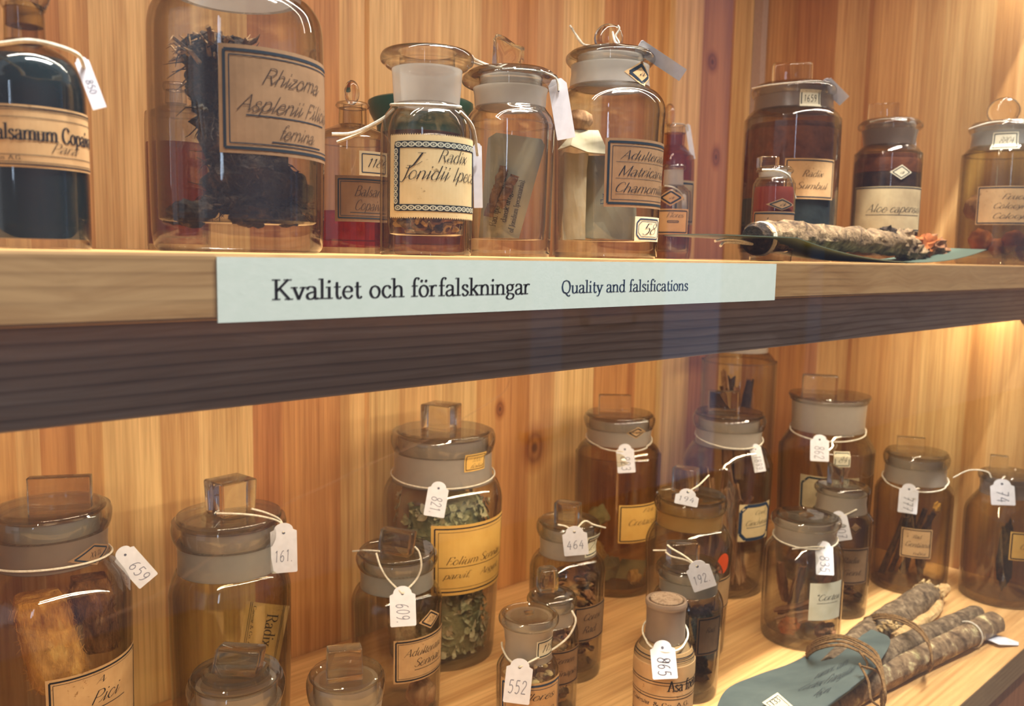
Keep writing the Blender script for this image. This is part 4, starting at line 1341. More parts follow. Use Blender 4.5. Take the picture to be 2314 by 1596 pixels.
# U8 tall powder jar
J8 = make_jar('apothecary_jar', 'tall wide jar at the corner with a flat tablet stopper and number 1659', 'jar', 1784, [(None, 102), (562, 108), (540, 110), (300, 111), (274, 109), (260, 101), (253, 93)], y_mid=400, Y=18.4, glass='smoke',
              neck=[(252, 92), (236, 90), (222, 90)], neckmat='frost_dark', rim=[(222, 92), (216, 97), (207, 98), (201, 94)], seg=64)
st8 = stopper(J8, [(204, 84), (199, 92), (195, 88)], 244, 'frost_dark')
knob(J8, st8, 'tablet', 1790, 141, 197, 92, .30, 8, bev=.28)
r8 = J8.rin + .0012
MB().lathe([(0, J8.base + .0005), (r8, J8.base + .0005), (r8, J8.zof(455)), (r8, J8.zof(452)), (0, J8.zof(448))], 56).build('contents', M['powder_slate'], J8.root)
MB().lathe([(0, J8.zof(447)), (r8, J8.zof(451)), (r8, J8.zof(300)), (r8 * .9, J8.zof(285)), (0, J8.zof(282))], 56).build('contents', M['powder_brown'], J8.root)
sticker(J8, 1806, 1850, 203, 241, 'ivory', 'navy', 'rect', ((.1, .06),), (('1659', 'pencil', .18, .82, .3, .4, 'ink'),), name='number_label')
sticker(J8, 1772, 1878, 358, 450, 'tan', 'navy', 'rect', ((.05, .03),), (('Radix', 'hand', .3, .7, .55, .16, 'brownink'), ('Sumbul', 'hand', .2, .8, .25, .16, 'brownink')))

# U9 little jar in front of it
J9 = make_jar('medicine_bottle', 'little squat bottle with red contents in front of the tall powder jar', 'bottle', 1748, [(None, 47), (566, 49), (430, 49), (414, 46), (403, 40)], y_mid=450, Y=15.0, glass='clear',
              neck=[(402, 36), (391, 37)], rim=[(391, 40), (387, 43), (382, 40)])
st9 = stopper(J9, [(384, 33), (380, 38), (377, 34)], 398)
knob(J9, st9, 'cube', 1735, 355, 380, 44, .8, 20)
r9 = J9.rin + .0010
MB().lathe([(0, J9.base + .0005), (r9, J9.base + .0005), (r9, J9.zof(440)), (r9 * .94, J9.zof(424)), (0, J9.zof(422))], 48).build('contents', plain('red_powder', rgb(120, 44, 30), 0.8), J9.root)
sticker(J9, 1731, 1792, 448, 476, 'kraft', 'navy', 'diamond', ((.1, .08),), (('a', 'hand', .42, .6, .4, .3, 'ink'),), name='diamond_label')
sticker(J9, 1703, 1794, 478, 545, 'kraft', 'navy', 'rect', ((.06, .05),), (('Lacca', 'hand', .25, .7, .5, .3, 'ink'),))

# U10 brown jar
J10 = make_jar('apothecary_jar', 'brown-filled jar with a square tablet stopper and large stained label', 'jar', 2004, [(None, 74), (566, 78), (370, 79), (350, 76), (338, 68), (331, 60)], y_mid=400, Y=16.6, glass='smoke',
               neck=[(330, 59), (310, 62), (297, 65)], neckmat='frost_dark', rim=[(297, 67), (292, 74), (284, 75), (279, 71)])
st10 = stopper(J10, [(283, 62), (278, 69), (273, 64)], 322, 'frost_dark')
knob(J10, st10, 'tablet', 1996, 233, 276, 70, .3, 5, bev=.14)
r10 = J10.rin + .0012
MB().lathe([(0, J10.base + .0005), (r10, J10.base + .0005), (r10, J10.zof(400)), (r10, J10.zof(394)), (0, J10.zof(390))], 56).build('contents', M['powder_dark'], J10.root)
MB().lathe([(0, J10.zof(389)), (r10, J10.zof(393)), (r10, J10.zof(372)), (r10 * .9, J10.zof(352)), (0, J10.zof(350))], 56).build('contents', M['powder_brown'], J10.root)
sticker(J10, 2010, 2058, 372, 406, 'ivory', 'navy', 'diamond', ((.1, .06),), (('a', 'hand', .42, .6, .4, .26, 'ink'),), name='diamond_label')
sticker(J10, 1931, 2078, 421, 522, 'pale', 'navy', 'rect', ((.03, .025),), (('Aloe capensis', 'hand', .2, .92, .42, .18, 'ink'), ('_', .2, .92, .36, .012)))

# U11 jar at the right edge
J11 = make_jar('apothecary_jar', 'jar at the right edge with a round disc stopper and brown root slices', 'jar', 2268, [(None, 94), (566, 101), (370, 103), (352, 100), (340, 92), (334, 85)], y_mid=400, Y=13.9, glass='olive',
               neck=[(333, 84), (312, 82), (302, 83)], neckmat='frost_grey', rim=[(302, 85), (297, 90), (290, 91), (285, 87)])
st11 = stopper(J11, [(289, 78), (284, 86), (279, 82)], 322, 'frost_grey')
knob(J11, st11, 'ball', 2268, 219, 284, 78, .35)
sticker(J11, 2243, 2300, 298, 338, 'ivory', 'navy', 'rect', ((.1, .05),), (('8804', 'hand', .25, .8, .34, .36, 'ink'),), name='number_label')
sticker(J11, 2208, 2360, 420, 508, 'tan', 'navy', 'rect', ((.04, .03),), (('Fructus', 'hand', .3, .7, .66, .14, 'brownink'), ('Colocynthidis', 'hand', .2, .9, .42, .14, 'brownink'), ('Colocynthis', 'hand', .2, .86, .16, .14, 'brownink')))

# ------------------------------------------------------------------ lower shelf
def lidded(label, cx, by, body, neck, rim, disc, plug, kn=None, glass='clear', neckmat='frost_low', stopmat='clear_wavy', plugmat='frost_low', wall=.0022, base=.006, rimmat='clear_wavy', ped=None, name='apothecary_jar', cat='jar'):
    J = make_jar(name, label, cat, cx, body, by=by, glass=glass, neck=neck, neckmat=neckmat, rim=rim, rimmat=rimmat, wall=wall, base=base, seg=60)
    J.st = None
    if disc:
        J.st = stopper(J, disc, plug, plugmat, stopmat, ped)
    for k in (kn or []):
        knob(J, J.st, **k)
    return J


K1 = lidded('large jar at the lower left edge with a wide tablet stopper, packed with golden fibre', 140, 1778,
            [(None, 160), (1755, 172), (1600, 176), (1400, 183), (1345, 183), (1312, 172), (1284, 153), (1262, 138)],
            [(1260, 132), (1225, 131), (1196, 134)], [(1196, 137), (1180, 143), (1160, 145), (1148, 141)], [(1158, 124), (1146, 132), (1140, 126)], 1240,
            [dict(kind='tablet', cxpx=136, ytop=1078, ybot=1160, wpx=150, thick=.22, rot=-14, bev=.12)], glass='violet', neckmat='frost_dark', plugmat='frost_grey', rimmat='clear_wavy', wall=.003)
sticker(K1, 147, 244, 1228, 1276, 'kraft', 'navy', 'diamond', ((.10, .07),), (('XVII', 'hand', .38, .64, .38, .24, 'brownink') if 'X' in G and 'V' in G else ('II', 'hand', .40, .62, .38, .24, 'brownink'),), name='diamond_label')
sticker(K1, 104, 312, 1500, 1680, 'tan', 'ink', 'rect', ((.04, .022), (.075, .006)), (('A', 'hand', .40, .48, .80, .08, 'ink'), ('Pici', 'hand', .34, .62, .56, .15, 'ink'), ('_', .26, .72, .50, .010)))

K2 = lidded('tall empty jar with a cube stopper and tag 161', 527, 1655,
            [(None, 122), (1640, 130), (1500, 136), (1350, 139), (1322, 138), (1298, 131), (1280, 122)],
            [(1278, 118), (1245, 117), (1218, 119)], [(1218, 122), (1204, 129), (1186, 132), (1170, 129)], [(1180, 112), (1166, 121), (1158, 118)], 1262,
            [dict(kind='cube', cxpx=521, ytop=1082, ybot=1158, wpx=94, thick=.9, rot=32, bev=.07, taper=.08)], glass='olive', neckmat='frost_grey', rimmat='clear_wavy', wall=.0026,
            ped=[(1166, 64), (1158, 58), (1152, 50)])
K3 = lidded('jar lid with a facetted slanting glass grip, cut by the bottom edge', 540, 1880,
            [(None, 104), (1860, 110), (1700, 114), (1665, 112), (1645, 104)], [(1643, 102), (1610, 100), (1580, 104)], [(1580, 106), (1565, 111), (1545, 113), (1530, 108)],
            [(1540, 94), (1524, 104), (1516, 100)], 1630, [dict(kind='tablet', cxpx=540, ytop=1462, ybot=1520, wpx=112, thick=.42, rot=-24, bev=.16, lean=.2)], ped=[(1522, 78), (1512, 72), (1508, 60)])
K4 = lidded('jar lid with an upright block grip, cut by the bottom edge', 783, 1850,
            [(None, 84), (1830, 89), (1690, 91), (1660, 89), (1640, 82)], [(1638, 80), (1600, 80), (1572, 84)], [(1572, 86), (1555, 89), (1538, 90), (1526, 87)],
            [(1534, 76), (1522, 84), (1516, 80)], 1620, [dict(kind='cube', cxpx=778, ytop=1462, ybot=1532, wpx=78, thick=.5, rot=6, bev=.10, taper=-.06)])
K5 = lidded('jar with slanting tablet stopper and tag 609, in front of the leaf jar', 896, 1602,
            [(None, 92), (1590, 97), (1480, 100), (1370, 103), (1345, 101), (1328, 94), (1320, 86)],
            [(1319, 83), (1295, 82), (1278, 84)], [(1278, 86), (1268, 91), (1257, 93), (1248, 90)], [(1256, 78), (1245, 87), (1238, 82)], 1310,
            [dict(kind='tablet', cxpx=897, ytop=1196, ybot=1252, wpx=84, thick=.34, rot=-30, bev=.22, lean=.15)], glass='violet', neckmat='frost_grey')
sticker(K5, 944, 990, 1378, 1420, 'tan', 'ink', 'diamond', ((.10, .08),), (('128', 'hand', .36, .66, .38, .26, 'ink'),), name='diamond_label')
sticker(K5, 890, 1000, 1436, 1533, 'tan', 'ink', 'rect', ((.05, .035), (.10, .01)), (('Adulteratio', 'hand', .14, .86, .60, .17, 'ink'), ('Sennae', 'hand', .28, .80, .34, .18, 'ink'), ('_', .30, .86, .27, .012)), ext=4)

K6 = lidded('tall jar packed with dried grey-green leaves, yellow label and tag 821', 997, 1463,
            [(None, 112), (1452, 118), (1300, 127), (1150, 134), (1115, 134), (1095, 129), (1080, 120)],
            [(1079, 113), (1050, 110), (1015, 110)], [(1015, 112), (1000, 117), (985, 118), (972, 114)], [(984, 98), (974, 107), (968, 104)], 1075,
            [dict(kind='cube', cxpx=997, ytop=912, ybot=970, wpx=72, thick=.9, rot=-30, bev=.06)], glass='clear', neckmat='frost_low', wall=.0026)
sticker(K6, 1047, 1092, 1024, 1064, 'yellow', 'brownink', 'rect', ((.1, .04),), (('1200', 'fine', .3, .75, .52, .22, 'brownink'), ('folia', 'fine', .2, .85, .18, .22, 'brownink')), name='number_label')
sticker(K6, 976, 1131, 1180, 1338, 'yellow', 'brownink', 'rect', ((.05, .02), (.10, .006)), (('Folium Sennae', 'hand', .14, .86, .44, .11, 'brownink'), ('_', .08, .92, .40, .008), ('parvif.', 'hand', .12, .4, .24, .09, 'brownink'), ('Aegypt.', 'hand', .52, .84, .24, .09, 'brownink')), ext=4)

K7 = lidded('small jar with a flat sunken glass disc stopper and tag 552, at the front', 1188, 1712,
            [(None, 62), (1700, 66), (1580, 70), (1515, 71), (1498, 68), (1484, 58)], [(1482, 54), (1450, 52), (1420, 56), (1406, 62)], [(1406, 64), (1400, 68), (1392, 68), (1387, 65)],
            [(1392, 54), (1386, 62), (1384, 56)], 1470, None, stopmat='clear', wall=.0018)
MB().lathe([(0, K7.zof(1388)), (K7.rof(10, .1), K7.zof(1388)), (K7.rof(12, .1), K7.zof(1382)), (K7.rof(5, .1), K7.zof(1378)), (0, K7.zof(1378))], 24).build('knob', M['solid'], K7.st)
sticker(K7, 1212, 1246, 1444, 1484, 'ivory', 'navy', 'rect', ((.1, .06),), (('115', 'hand', .2, .8, .3, .4, 'ink'),), name='number_label')
sticker(K7, 1134, 1262, 1545, 1660, 'tan', 'blueink', 'rect', ((.06, .04), (.13, .01)), (('Flores', 'hand', .3, .8, .66, .14, 'ink'), ('Tiliae', 'hand', .3, .8, .4, .14, 'ink')))

K8 = lidded('little jar with a domed glass knob behind the flat-stoppered jar', 1241, 1600,
            [(None, 56), (1590, 60), (1480, 62), (1428, 63), (1412, 60), (1402, 52)], [(1401, 50), (1385, 49), (1370, 51)], [(1370, 53), (1362, 56), (1352, 57), (1346, 54)],
            [(1352, 48), (1344, 53), (1338, 46)], 1395, [dict(kind='cube', cxpx=1237, ytop=1282, ybot=1338, wpx=46, thick=.9, rot=20, bev=.3)], ped=[(1340, 34), (1334, 28), (1330, 18)])
sticker(K8, 1210, 1304, 1472, 1552, 'kraft', 'ink', 'rect', ((.05, .03),), (('Semen', 'hand', .35, .8, .64, .16, 'ink'), ('Sinapis', 'hand', .35, .88, .28, .16, 'ink')))

K9 = lidded('jar of pale root chips with a square stopper and tag 464', 1276, 1508,
            [(None, 76), (1498, 80), (1400, 83), (1295, 86), (1272, 84), (1256, 76), (1248, 68)], [(1247, 64), (1228, 63), (1208, 66)], [(1208, 68), (1198, 72), (1186, 73), (1178, 70)],
            [(1186, 61), (1178, 68), (1173, 64)], 1240, [dict(kind='cube', cxpx=1283, ytop=1134, ybot=1184, wpx=58, thick=.6, rot=-20, bev=.16)], glass='violet')
sticker(K9, 1322, 1350, 1208, 1256, 'ivory', 'navy', 'rect', ((.1, .05),), (('27', 'hand', .2, .8, .3, .4, 'ink'),), name='number_label')
sticker(K9, 1296, 1362, 1366, 1446, 'kraft', 'ink', 'rect', ((.05, .03),), (('Corex', 'hand', .2, .7, .60, .18, 'ink'), ('Rad.', 'hand', .2, .6, .25, .18, 'ink')))

K10 = lidded('jar at the back with a wide tablet stopper, tag 823 and pale stones', 1387, 1318,
             [(None, 84), (1308, 88), (1200, 93), (1040, 97), (1022, 95), (1006, 87), (998, 78)], [(997, 73), (980, 72), (964, 74)], [(964, 76), (954, 80), (944, 81), (937, 78)],
             [(944, 68), (936, 76), (931, 72)], 990, [dict(kind='tablet', cxpx=1389, ytop=892, ybot=934, wpx=72, thick=.3, rot=8, bev=.12)], glass='amberish')
sticker(K10, 1414, 1456, 964, 992, 'tan', 'ink', 'diamond', ((.12, .1),), (('a', 'hand', .42, .6, .4, .26, 'ink'),), name='diamond_label')
sticker(K10, 1398, 1478, 1140, 1226, 'yellow', 'brownink', 'rect', ((.05, .03),), (('Fct.', 'hand', .5, .85, .78, .1, 'brownink'), ('Cretacea', 'hand', .18, .95, .46, .16, 'brownink')), ext=3)

K11 = lidded('jar with yellowed neck, cube stopper, tag 194 and round orange sticker', 1546, 1458,
             [(None, 82), (1448, 87), (1350, 92), (1240, 98), (1215, 97), (1195, 88), (1184, 78)], [(1183, 74), (1165, 74), (1150, 77)], [(1150, 79), (1142, 82), (1130, 83), (1122, 80)],
             [(1130, 70), (1120, 79), (1115, 75)], 1175, [dict(kind='cube', cxpx=1549, ytop=1056, ybot=1112, wpx=58, thick=.6, rot=-16, bev=.16)], glass='violet', neckmat='frost_warm', plugmat='frost_warm', rimmat='clear_wavy')
sticker(K11, 1618, 1643, 1251, 1297, 'orange_dot', 'ink', 'disc', name='round_sticker')
sticker(K11, 1610, 1642, 1306, 1380, 'tan', 'ink', 'rect', ((.06, .03),), ext=20)

K12 = lidded('jar of very dark chunks with a block stopper and tag 192', 1545, 1556,
             [(None, 70), (1546, 74), (1450, 78), (1375, 81), (1352, 80), (1338, 74), (1331, 68)], [(1330, 66), (1315, 66), (1300, 69)], [(1300, 71), (1294, 75), (1284, 76), (1277, 73)],
             [(1284, 64), (1275, 71), (1270, 67)], 1322, [dict(kind='cube', cxpx=1543, ytop=1226, ybot=1272, wpx=70, thick=.55, rot=22, bev=.1)], glass='smoke', neckmat='frost_grey')
sticker(K12, 1574, 1624, 1394, 1480, 'dim', 'ink', 'rect', ((.05, .03),), (('Rad.', 'hand', .3, .7, .6, .14, 'ink'),))

# cork-stoppered bottle
K13 = make_jar('medicine_bottle', 'small corked bottle of beige powder labelled Asa foetida with tag 865', 'bottle', 1494, [(None, 62), (1640, 66), (1560, 68), (1490, 70), (1466, 68), (1450, 58), (1440, 49)], by=1652, glass='clear', wall=.0016,
               neck=[(1438, 46), (1400, 44), (1366, 45)], neckmat='frost_dusty', rim=[(1366, 47), (1360, 48), (1354, 46)], rimmat='frost_dusty', seg=56)
zt = K13.zof(1352)
rc = K13.neck_in - .0004
MB().lathe([(0, K13.zof(1400)), (rc * .92, K13.zof(1400)), (rc, zt - .0004), (rc * .97, zt), (0, zt)], 40).build('cork_stopper', M['cork'], K13.root)
rr = K13.rin + .0010
MB().lathe([(0, K13.base + .0004), (rr, K13.base + .0004), (rr, K13.zof(1476)), (rr * .8, K13.zof(1450)), (rr * .55, K13.zof(1436)), (0, K13.zof(1430))], 48).build('contents', M['powder'], K13.root)
sticker(K13, 1427, 1562, 1482, 1640, 'tan', 'ink', 'band', ((.05, .012), (.09, .01), (.38, .012), (.42, .008)), (('Asa foetida', 'bold', .52, 1.04, .50, .15), ('Caesar & Co. A.G.', 'print', .06, .80, .27, .06)), ext=25)

K14 = lidded('jar of bark strips with an arched handle stopper and blue-framed label', 1630, 1320,
             [(None, 86), (1310, 91), (1200, 97), (1060, 102), (1036, 100), (1014, 90), (1002, 80)], [(1001, 76), (980, 74), (966, 76)], [(966, 79), (956, 83), (944, 84), (936, 80)],
             [(944, 70), (934, 79), (929, 75)], 995, [dict(kind='tablet', cxpx=1634, ytop=884, ybot=934, wpx=68, thick=.28, rot=6, bev=.18)], glass='clear')
sticker(K14, 1668, 1730, 1138, 1222, 'cream', 'blueink', 'oct', ((.05, .09),), (('Cort.', 'hand', .4, .8, .7, .1, 'ink'), ('Cinchonae', 'hand', .16, .94, .42, .14, 'ink'), ('_', .2, .9, .36, .012)), ext=4)

K15 = make_jar('apothecary_jar', 'tall jar at the back whose top is hidden behind the shelf rail', 'jar', 1650, [(None, 76), (1215, 80), (1100, 83), (840, 86), (818, 84), (802, 74), (794, 66)], by=1226, glass='clear', neck=[(793, 64), (760, 63)], rim=[(760, 66), (748, 70), (738, 66)], seg=56)

K16 = lidded('jar with a flat spreading lid, broad tablet grip and tag 862 near the corner', 1850, 1294,
             [(None, 96), (1284, 100), (1200, 104), (1030, 110), (1005, 107), (984, 95), (970, 86)], [(969, 83), (940, 84), (906, 86)], [(906, 88), (902, 91), (898, 91), (895, 88)],
             [(899, 84), (896, 94), (890, 93)], 960, [dict(kind='tablet', cxpx=1852, ytop=848, ybot=902, wpx=80, thick=.42, rot=10, bev=.14)], glass='violet')
sticker(K16, 1884, 1920, 1022, 1056, 'ivory', 'navy', 'rect', ((.1, .05),), (('84', 'hand', .25, .75, .3, .4, 'ink'),), name='number_label')
sticker(K16, 1810, 1935, 1080, 1170, 'pale', 'navy', 'oct', ((.05, .05),), (('Cortex', 'hand', .25, .75, .5, .16, 'ink'),))

K17 = lidded('small jar with a twisted broken knob and tag 207 behind the wide-mouthed jar', 1886, 1374,
             [(None, 66), (1366, 70), (1280, 73), (1180, 75), (1164, 72), (1152, 62)], [(1151, 59), (1132, 56), (1112, 57)], [(1112, 60), (1107, 64), (1101, 64), (1097, 61)],
             [(1102, 54), (1097, 60), (1093, 55)], 1145, [dict(kind='broken', cxpx=1889, ytop=1046, ybot=1096, wpx=34, thick=.7, rot=30, bev=.2)], glass='smoke')
sticker(K17, 1920, 1945, 1184, 1206, 'kraft', 'ink', 'diamond', ((.1, .08),), name='diamond_label')
sticker(K17, 1872, 1958, 1240, 1322, 'kraft', 'brownink', 'rect', ((.05, .03),), (('Radix', 'hand', .3, .7, .6, .15, 'brownink'), ('Gent.', 'hand', .3, .8, .26, .15, 'brownink')))

K18 = lidded('wide-mouthed jar of curled bark with a sunken disc stopper and tag 835', 1806, 1436,
             [(None, 84), (1424, 90), (1330, 92), (1262, 92), (1242, 90), (1228, 82), (1220, 74)], [(1219, 71), (1200, 70), (1184, 74)], [(1184, 77), (1178, 80), (1170, 80), (1165, 77)],
             [(1172, 60), (1166, 73), (1164, 60)], 1205, None, wall=.0026, base=.008)
MB().lathe([(0, K18.zof(1170)), (K18.rof(16, .1), K18.zof(1170)), (K18.rof(18, .1), K18.zof(1163)), (K18.rof(8, .1), K18.zof(1158)), (0, K18.zof(1158))], 24).build('knob', M['solid'], K18.st)
sticker(K18, 1829, 1893, 1318, 1402, 'ivory', 'ink', 'rect', (), (('"Cortex', 'hand', .12, .90, .54, .16, 'ink'), ('_', .2, .86, .46, .008)), ext=4)

K19 = lidded('jar of dark twigs with an arched handle stopper and tag 777', 2050, 1318,
             [(None, 84), (1308, 88), (1200, 90), (1120, 91), (1104, 89), (1092, 82), (1086, 76)], [(1085, 73), (1066, 70), (1050, 71)], [(1050, 73), (1042, 76), (1032, 77), (1025, 74)],
             [(1032, 66), (1023, 73), (1018, 69)], 1080, [dict(kind='tablet', cxpx=2058, ytop=988, ybot=1024, wpx=64, thick=.3, rot=5, bev=.14)], glass='amberish')
sticker(K19, 2037, 2104, 1196, 1262, 'tan', 'brownink', 'rect', ((.05, .03),), (('Rad.', 'hand', .36, .66, .68, .12, 'brownink'), ('Gentiana', 'hand', .14, .92, .38, .18, 'brownink'), ('rubra', 'hand', .4, .8, .12, .12, 'brownink')))

K20 = lidded('shadowed jar in the right corner with a small upright stopper and blank-looking tag', 2258, 1346,
             [(None, 92), (1336, 96), (1240, 98), (1170, 99), (1148, 95), (1128, 80), (1116, 70)], [(1115, 68), (1100, 66), (1086, 68)], [(1086, 70), (1080, 73), (1074, 73), (1070, 70)],
             [(1076, 60), (1070, 68), (1066, 62)], 1110, [dict(kind='cube', cxpx=2257, ytop=1032, ybot=1072, wpx=42, thick=.6, rot=5, bev=.12)], glass='amberish', neckmat='frost_dark', plugmat='frost_dark', rimmat='clear_wavy')
sticker(K20, 2282, 2330, 1204, 1268, 'yellow', 'brownink', 'rect', ((.06, .04),), (('Cub', 'hand', .3, .8, .4, .2, 'brownink'),), ext=10)

# ------------------------------------------------------------------ string tags
UPG = 'blank and numbered tags on the upper shelf'


def T(label, J, h, b, w, text=None, rot=1, strings=(), gap=.0022, **k):
    Ph = surf_pt(J, h[0], h[1], gap)
    Pb = surf_pt(J, b[0], b[1], gap)
    ss = []
    for s in strings:
        if callable(s):
            ss.append(s(Ph))
        elif isinstance(s, list) and s and isinstance(s[0], Vector):
            ss.append(s)
        else:
            pts = [Ph + (CAM - Ph).normalized() * .0006]
            for p in s:
                pts.append(surf_pt(J, p[0], p[1], .0012) if len(p) == 2 else p)
            ss.append(pts)
    return string_tag(label, Ph, Pb, w, text, rot, strings=ss, **k)


def P_out(px, py, ref, d=0.0):
    """a point at photo position (px, py) at the same depth as ref"""
    return at_cz(px, py, cz_of(ref) + d)


def free(J, *pts):
    """string points in the air around the middle depth of a jar"""
    c = cz_of(Vector((J.x, J.y, J.z0)))
    return [at_cz(px, py, c + dd) for px, py, dd in pts]


# upper shelf
def near(J, px, py, d):
    ref = Vector((J.x, J.y, J.z0 + J.zof(py)))
    return at_cz(px, py, cz_of(ref) + d)


string_tag('white tag numbered 850 on the dark bottle labelled Balsamum Copaivae', near(J1, 190, 152, -.004), near(J1, 226, 246, -.004), 30, '850', 1, inkm='pencil_dark', strings=[[near(J1, 190, 152, -.004), near(J1, 176, 124, -.012), near(J1, 130, 104, -.02), near(J1, 70, 92, -.022), near(J1, 20, 96, -.02), near(J1, -30, 104, -.012)]])
string_tag('white tag seen nearly edge-on at the right side of the open flanged jar', near(J4, 1079, 352, .006), near(J4, 1081, 470, .006), 20, None, 1, yaw=0, chop=.3,
           strings=[[near(J4, 1079, 352, .004), near(J4, 1072, 300, .000), near(J4, 1062, 276, -.004), near(J4, 1040, 252, -.010)], loop_pts(J4, 236, 240, 0, .0008, 40, 1.5, -70, 60),
                    [near(J4, 890, 246, -.004), near(J4, 862, 270, -.006), near(J4, 800, 300, -.008), near(J4, 750, 303, -.010)], [near(J4, 864, 272, -.005), near(J4, 815, 300, -.006), near(J4, 762, 321, -.004)]])
string_tag('blank white tag hanging from the rim of the jar with the broken knob', near(J5, 1262, 205, -.006), near(J5, 1280, 314, -.006), 42, None, 1, chop=.5, round_top=False,
           strings=[[near(J5, 1262, 205, -.007), near(J5, 1256, 176, -.008), near(J5, 1220, 162, -.010), near(J5, 1160, 156, -.014), near(J5, 1118, 152, -.008), near(J5, 1076, 136, -.002), near(J5, 1066, 126, .002)], [near(J5, 1118, 152, -.006), near(J5, 1084, 146, 0), near(J5, 1066, 140, .002)]])
string_tag('blank pinkish white tag sticking out sideways above the chamomile jar', near(J6, 1462, 116, -.004), near(J6, 1543, 170, .004), 30, None, 1, chop=.2, round_top=False,
           strings=[[near(J6, 1462, 116, -.004), near(J6, 1440, 108, -.01), near(J6, 1395, 100, -.008), near(J6, 1384, 72, -.004)], [near(J6, 1376, 100, -.006), near(J6, 1326, 104, -.006), near(J6, 1306, 84, .004), near(J6, 1288, 58, .008)], [near(J6, 1376, 100, -.004), near(J6, 1322, 102, -.002), near(J6, 1300, 76, .006), near(J6, 1292, 62, .006)]])
string_tag('white tag seen edge-on at the brown round-stoppered bottle', near(J7, 1556, 296, -.006), near(J7, 1566, 360, -.006), 11, None, 1, strings=[[near(J7, 1556, 296, -.006), near(J7, 1548, 282, -.006), near(J7, 1520, 279, -.008)]])
string_tag('white string with a small tag on the little bottle with frosted neck', near(J7b, 1546, 452, -.005), near(J7b, 1548, 508, -.005), 10, None, 1, strings=[[near(J7b, 1546, 452, -.005), near(J7b, 1538, 436, -.008), near(J7b, 1522, 424, -.010), near(J7b, 1502, 420, -.006)]])
string_tag('white tag hanging sideways from the tall powder jar numbered 1659', near(J8, 1870, 190, -.020), near(J8, 1908, 228, -.012), 28, None, 1, strings=[[near(J8, 1870, 190, -.021), near(J8, 1846, 184, -.026), near(J8, 1800, 186, -.034), near(J8, 1740, 192, -.034), near(J8, 1700, 200, -.020)]])
string_tag('narrow white tag at the right shoulder of the square-stoppered brown jar', near(J10, 2061, 285, -.006), near(J10, 2060, 338, -.006), 18, None, 1, strings=[[near(J10, 2061, 285, -.006), near(J10, 2040, 272, -.012), near(J10, 2000, 269, -.014), near(J10, 1966, 276, -.010)]])
# strings alone
o = MB().tube(catmull([near(J9, 1722, 384, -.012), near(J9, 1760, 386, -.014), near(J9, 1784, 400, -.010), near(J9, 1792, 430, -.004), near(J9, 1798, 448, -.002)], 4), .0007, 6).build('string', M['string'])
tag(o, 'white string tied round the neck of the little red bottle', 'string')
o = MB().tube(catmull([near(J11, 2190, 292, .0), near(J11, 2230, 279, -.014), near(J11, 2270, 275, -.016), near(J11, 2320, 280, -.008)], 4), .0007, 6).build('string', M['string'])
tag(o, 'white string lying on the rim of the jar with the round disc stopper', 'string')

# lower shelf
T('tag numbered 659 on the fibre jar at the left edge', K1, (288, 1254), (346, 1314), 50, '659', 1, [lambda P: loop_pts(K1, 1262, 1290, -12, .0012, 60)])
T('tag numbered 161 hanging from the cube-stoppered jar', K2, (638, 1204), (641, 1294), 58, '161.', 0, gap=.007, strings=[[(632, 1176), (600, 1160), (565, 1150)], [(630, 1180), (590, 1168), (545, 1162), (490, 1160)]])
T('tag numbered 609 on the jar in front of the leaf jar', K5, (909, 1342), (911, 1416), 58, '609.', 1, gap=.0055, strings=[[(880, 1312), (862, 1282), (852, 1250)], [(938, 1312), (950, 1282), (946, 1250), (936, 1236)], [near(K5, 858, 1246, -.012), near(K5, 830, 1244, -.008), near(K5, 797, 1246, 0)]])
T('tag numbered 821 on the jar of leaves', K6, (992, 1104), (982, 1168), 47, '821.', 1, [lambda P: loop_pts(K6, 1062, 1104, 4, .001, 50)])
T('tag numbered 552 on the small flat-stoppered jar', K7, (1176, 1508), (1168, 1590), 60, '552', 0, gap=.0055, strings=[[(1150, 1490), (1136, 1466), (1134, 1452)], [(1210, 1490), (1246, 1470), near(K7, 1284, 1440, 0), near(K7, 1301, 1404, .002), near(K7, 1292, 1380, .004)]])
T('tag numbered 464 on the jar of pale chips', K9, (1298, 1202), (1303, 1255), 56, '464', 0, gap=.0055, strings=[[(1280, 1190), (1262, 1186)], [(1320, 1178), (1340, 1186), near(K9, 1368, 1193, -.006)]])
T('tag numbered 823 on the jar of stones at the back', K10, (1412, 1016), (1416, 1069), 40, '823', 1, [lambda P: loop_pts(K10, 980, 1018, 10, .0008, 50)])
T('tag numbered 194 over the yellowed-neck jar', K11, (1556, 1112), (1551, 1142), 52, '194', 0, gap=.0055, strings=[[(1580, 1096), near(K11, 1602, 1074, -.010)]], hand_x=(.2, .9))
T('tag numbered 192 on the jar of dark chunks', K12, (1576, 1280), (1594, 1331), 54, '192.', 0, gap=.0055, strings=[[(1552, 1266), (1520, 1258), (1506, 1248)], [(1550, 1258), (1520, 1240), (1510, 1232)], [near(K12, 1506, 1244, -.008), near(K12, 1476, 1244, -.004)]])
T('tag numbered 865 on the corked bottle', K13, (1498, 1464), (1505, 1535), 56, '865', 1, [lambda P: loop_pts(K13, 1412, 1466, 2, .0016, 40, 1.2)], inkm='pencil_dark')
T('tag numbered 1899 on the jar of bark strips', K14, (1706, 1016), (1716, 1067), 25, '1899', 1, [lambda P: loop_pts(K14, 978, 1014, 22, .0008, 50)], cap=.55)
T('tag numbered 862 on the jar near the corner', K16, (1854, 994), (1854, 1043), 40, '862', 1, [lambda P: loop_pts(K16, 960, 996, 0, .0008, 50)])
T('tag numbered 207 on the small jar behind the wide-mouthed jar', K17, (1896, 1168), (1908, 1222), 36, '207', 1, [[(1915, 1162), (1936, 1152)]])
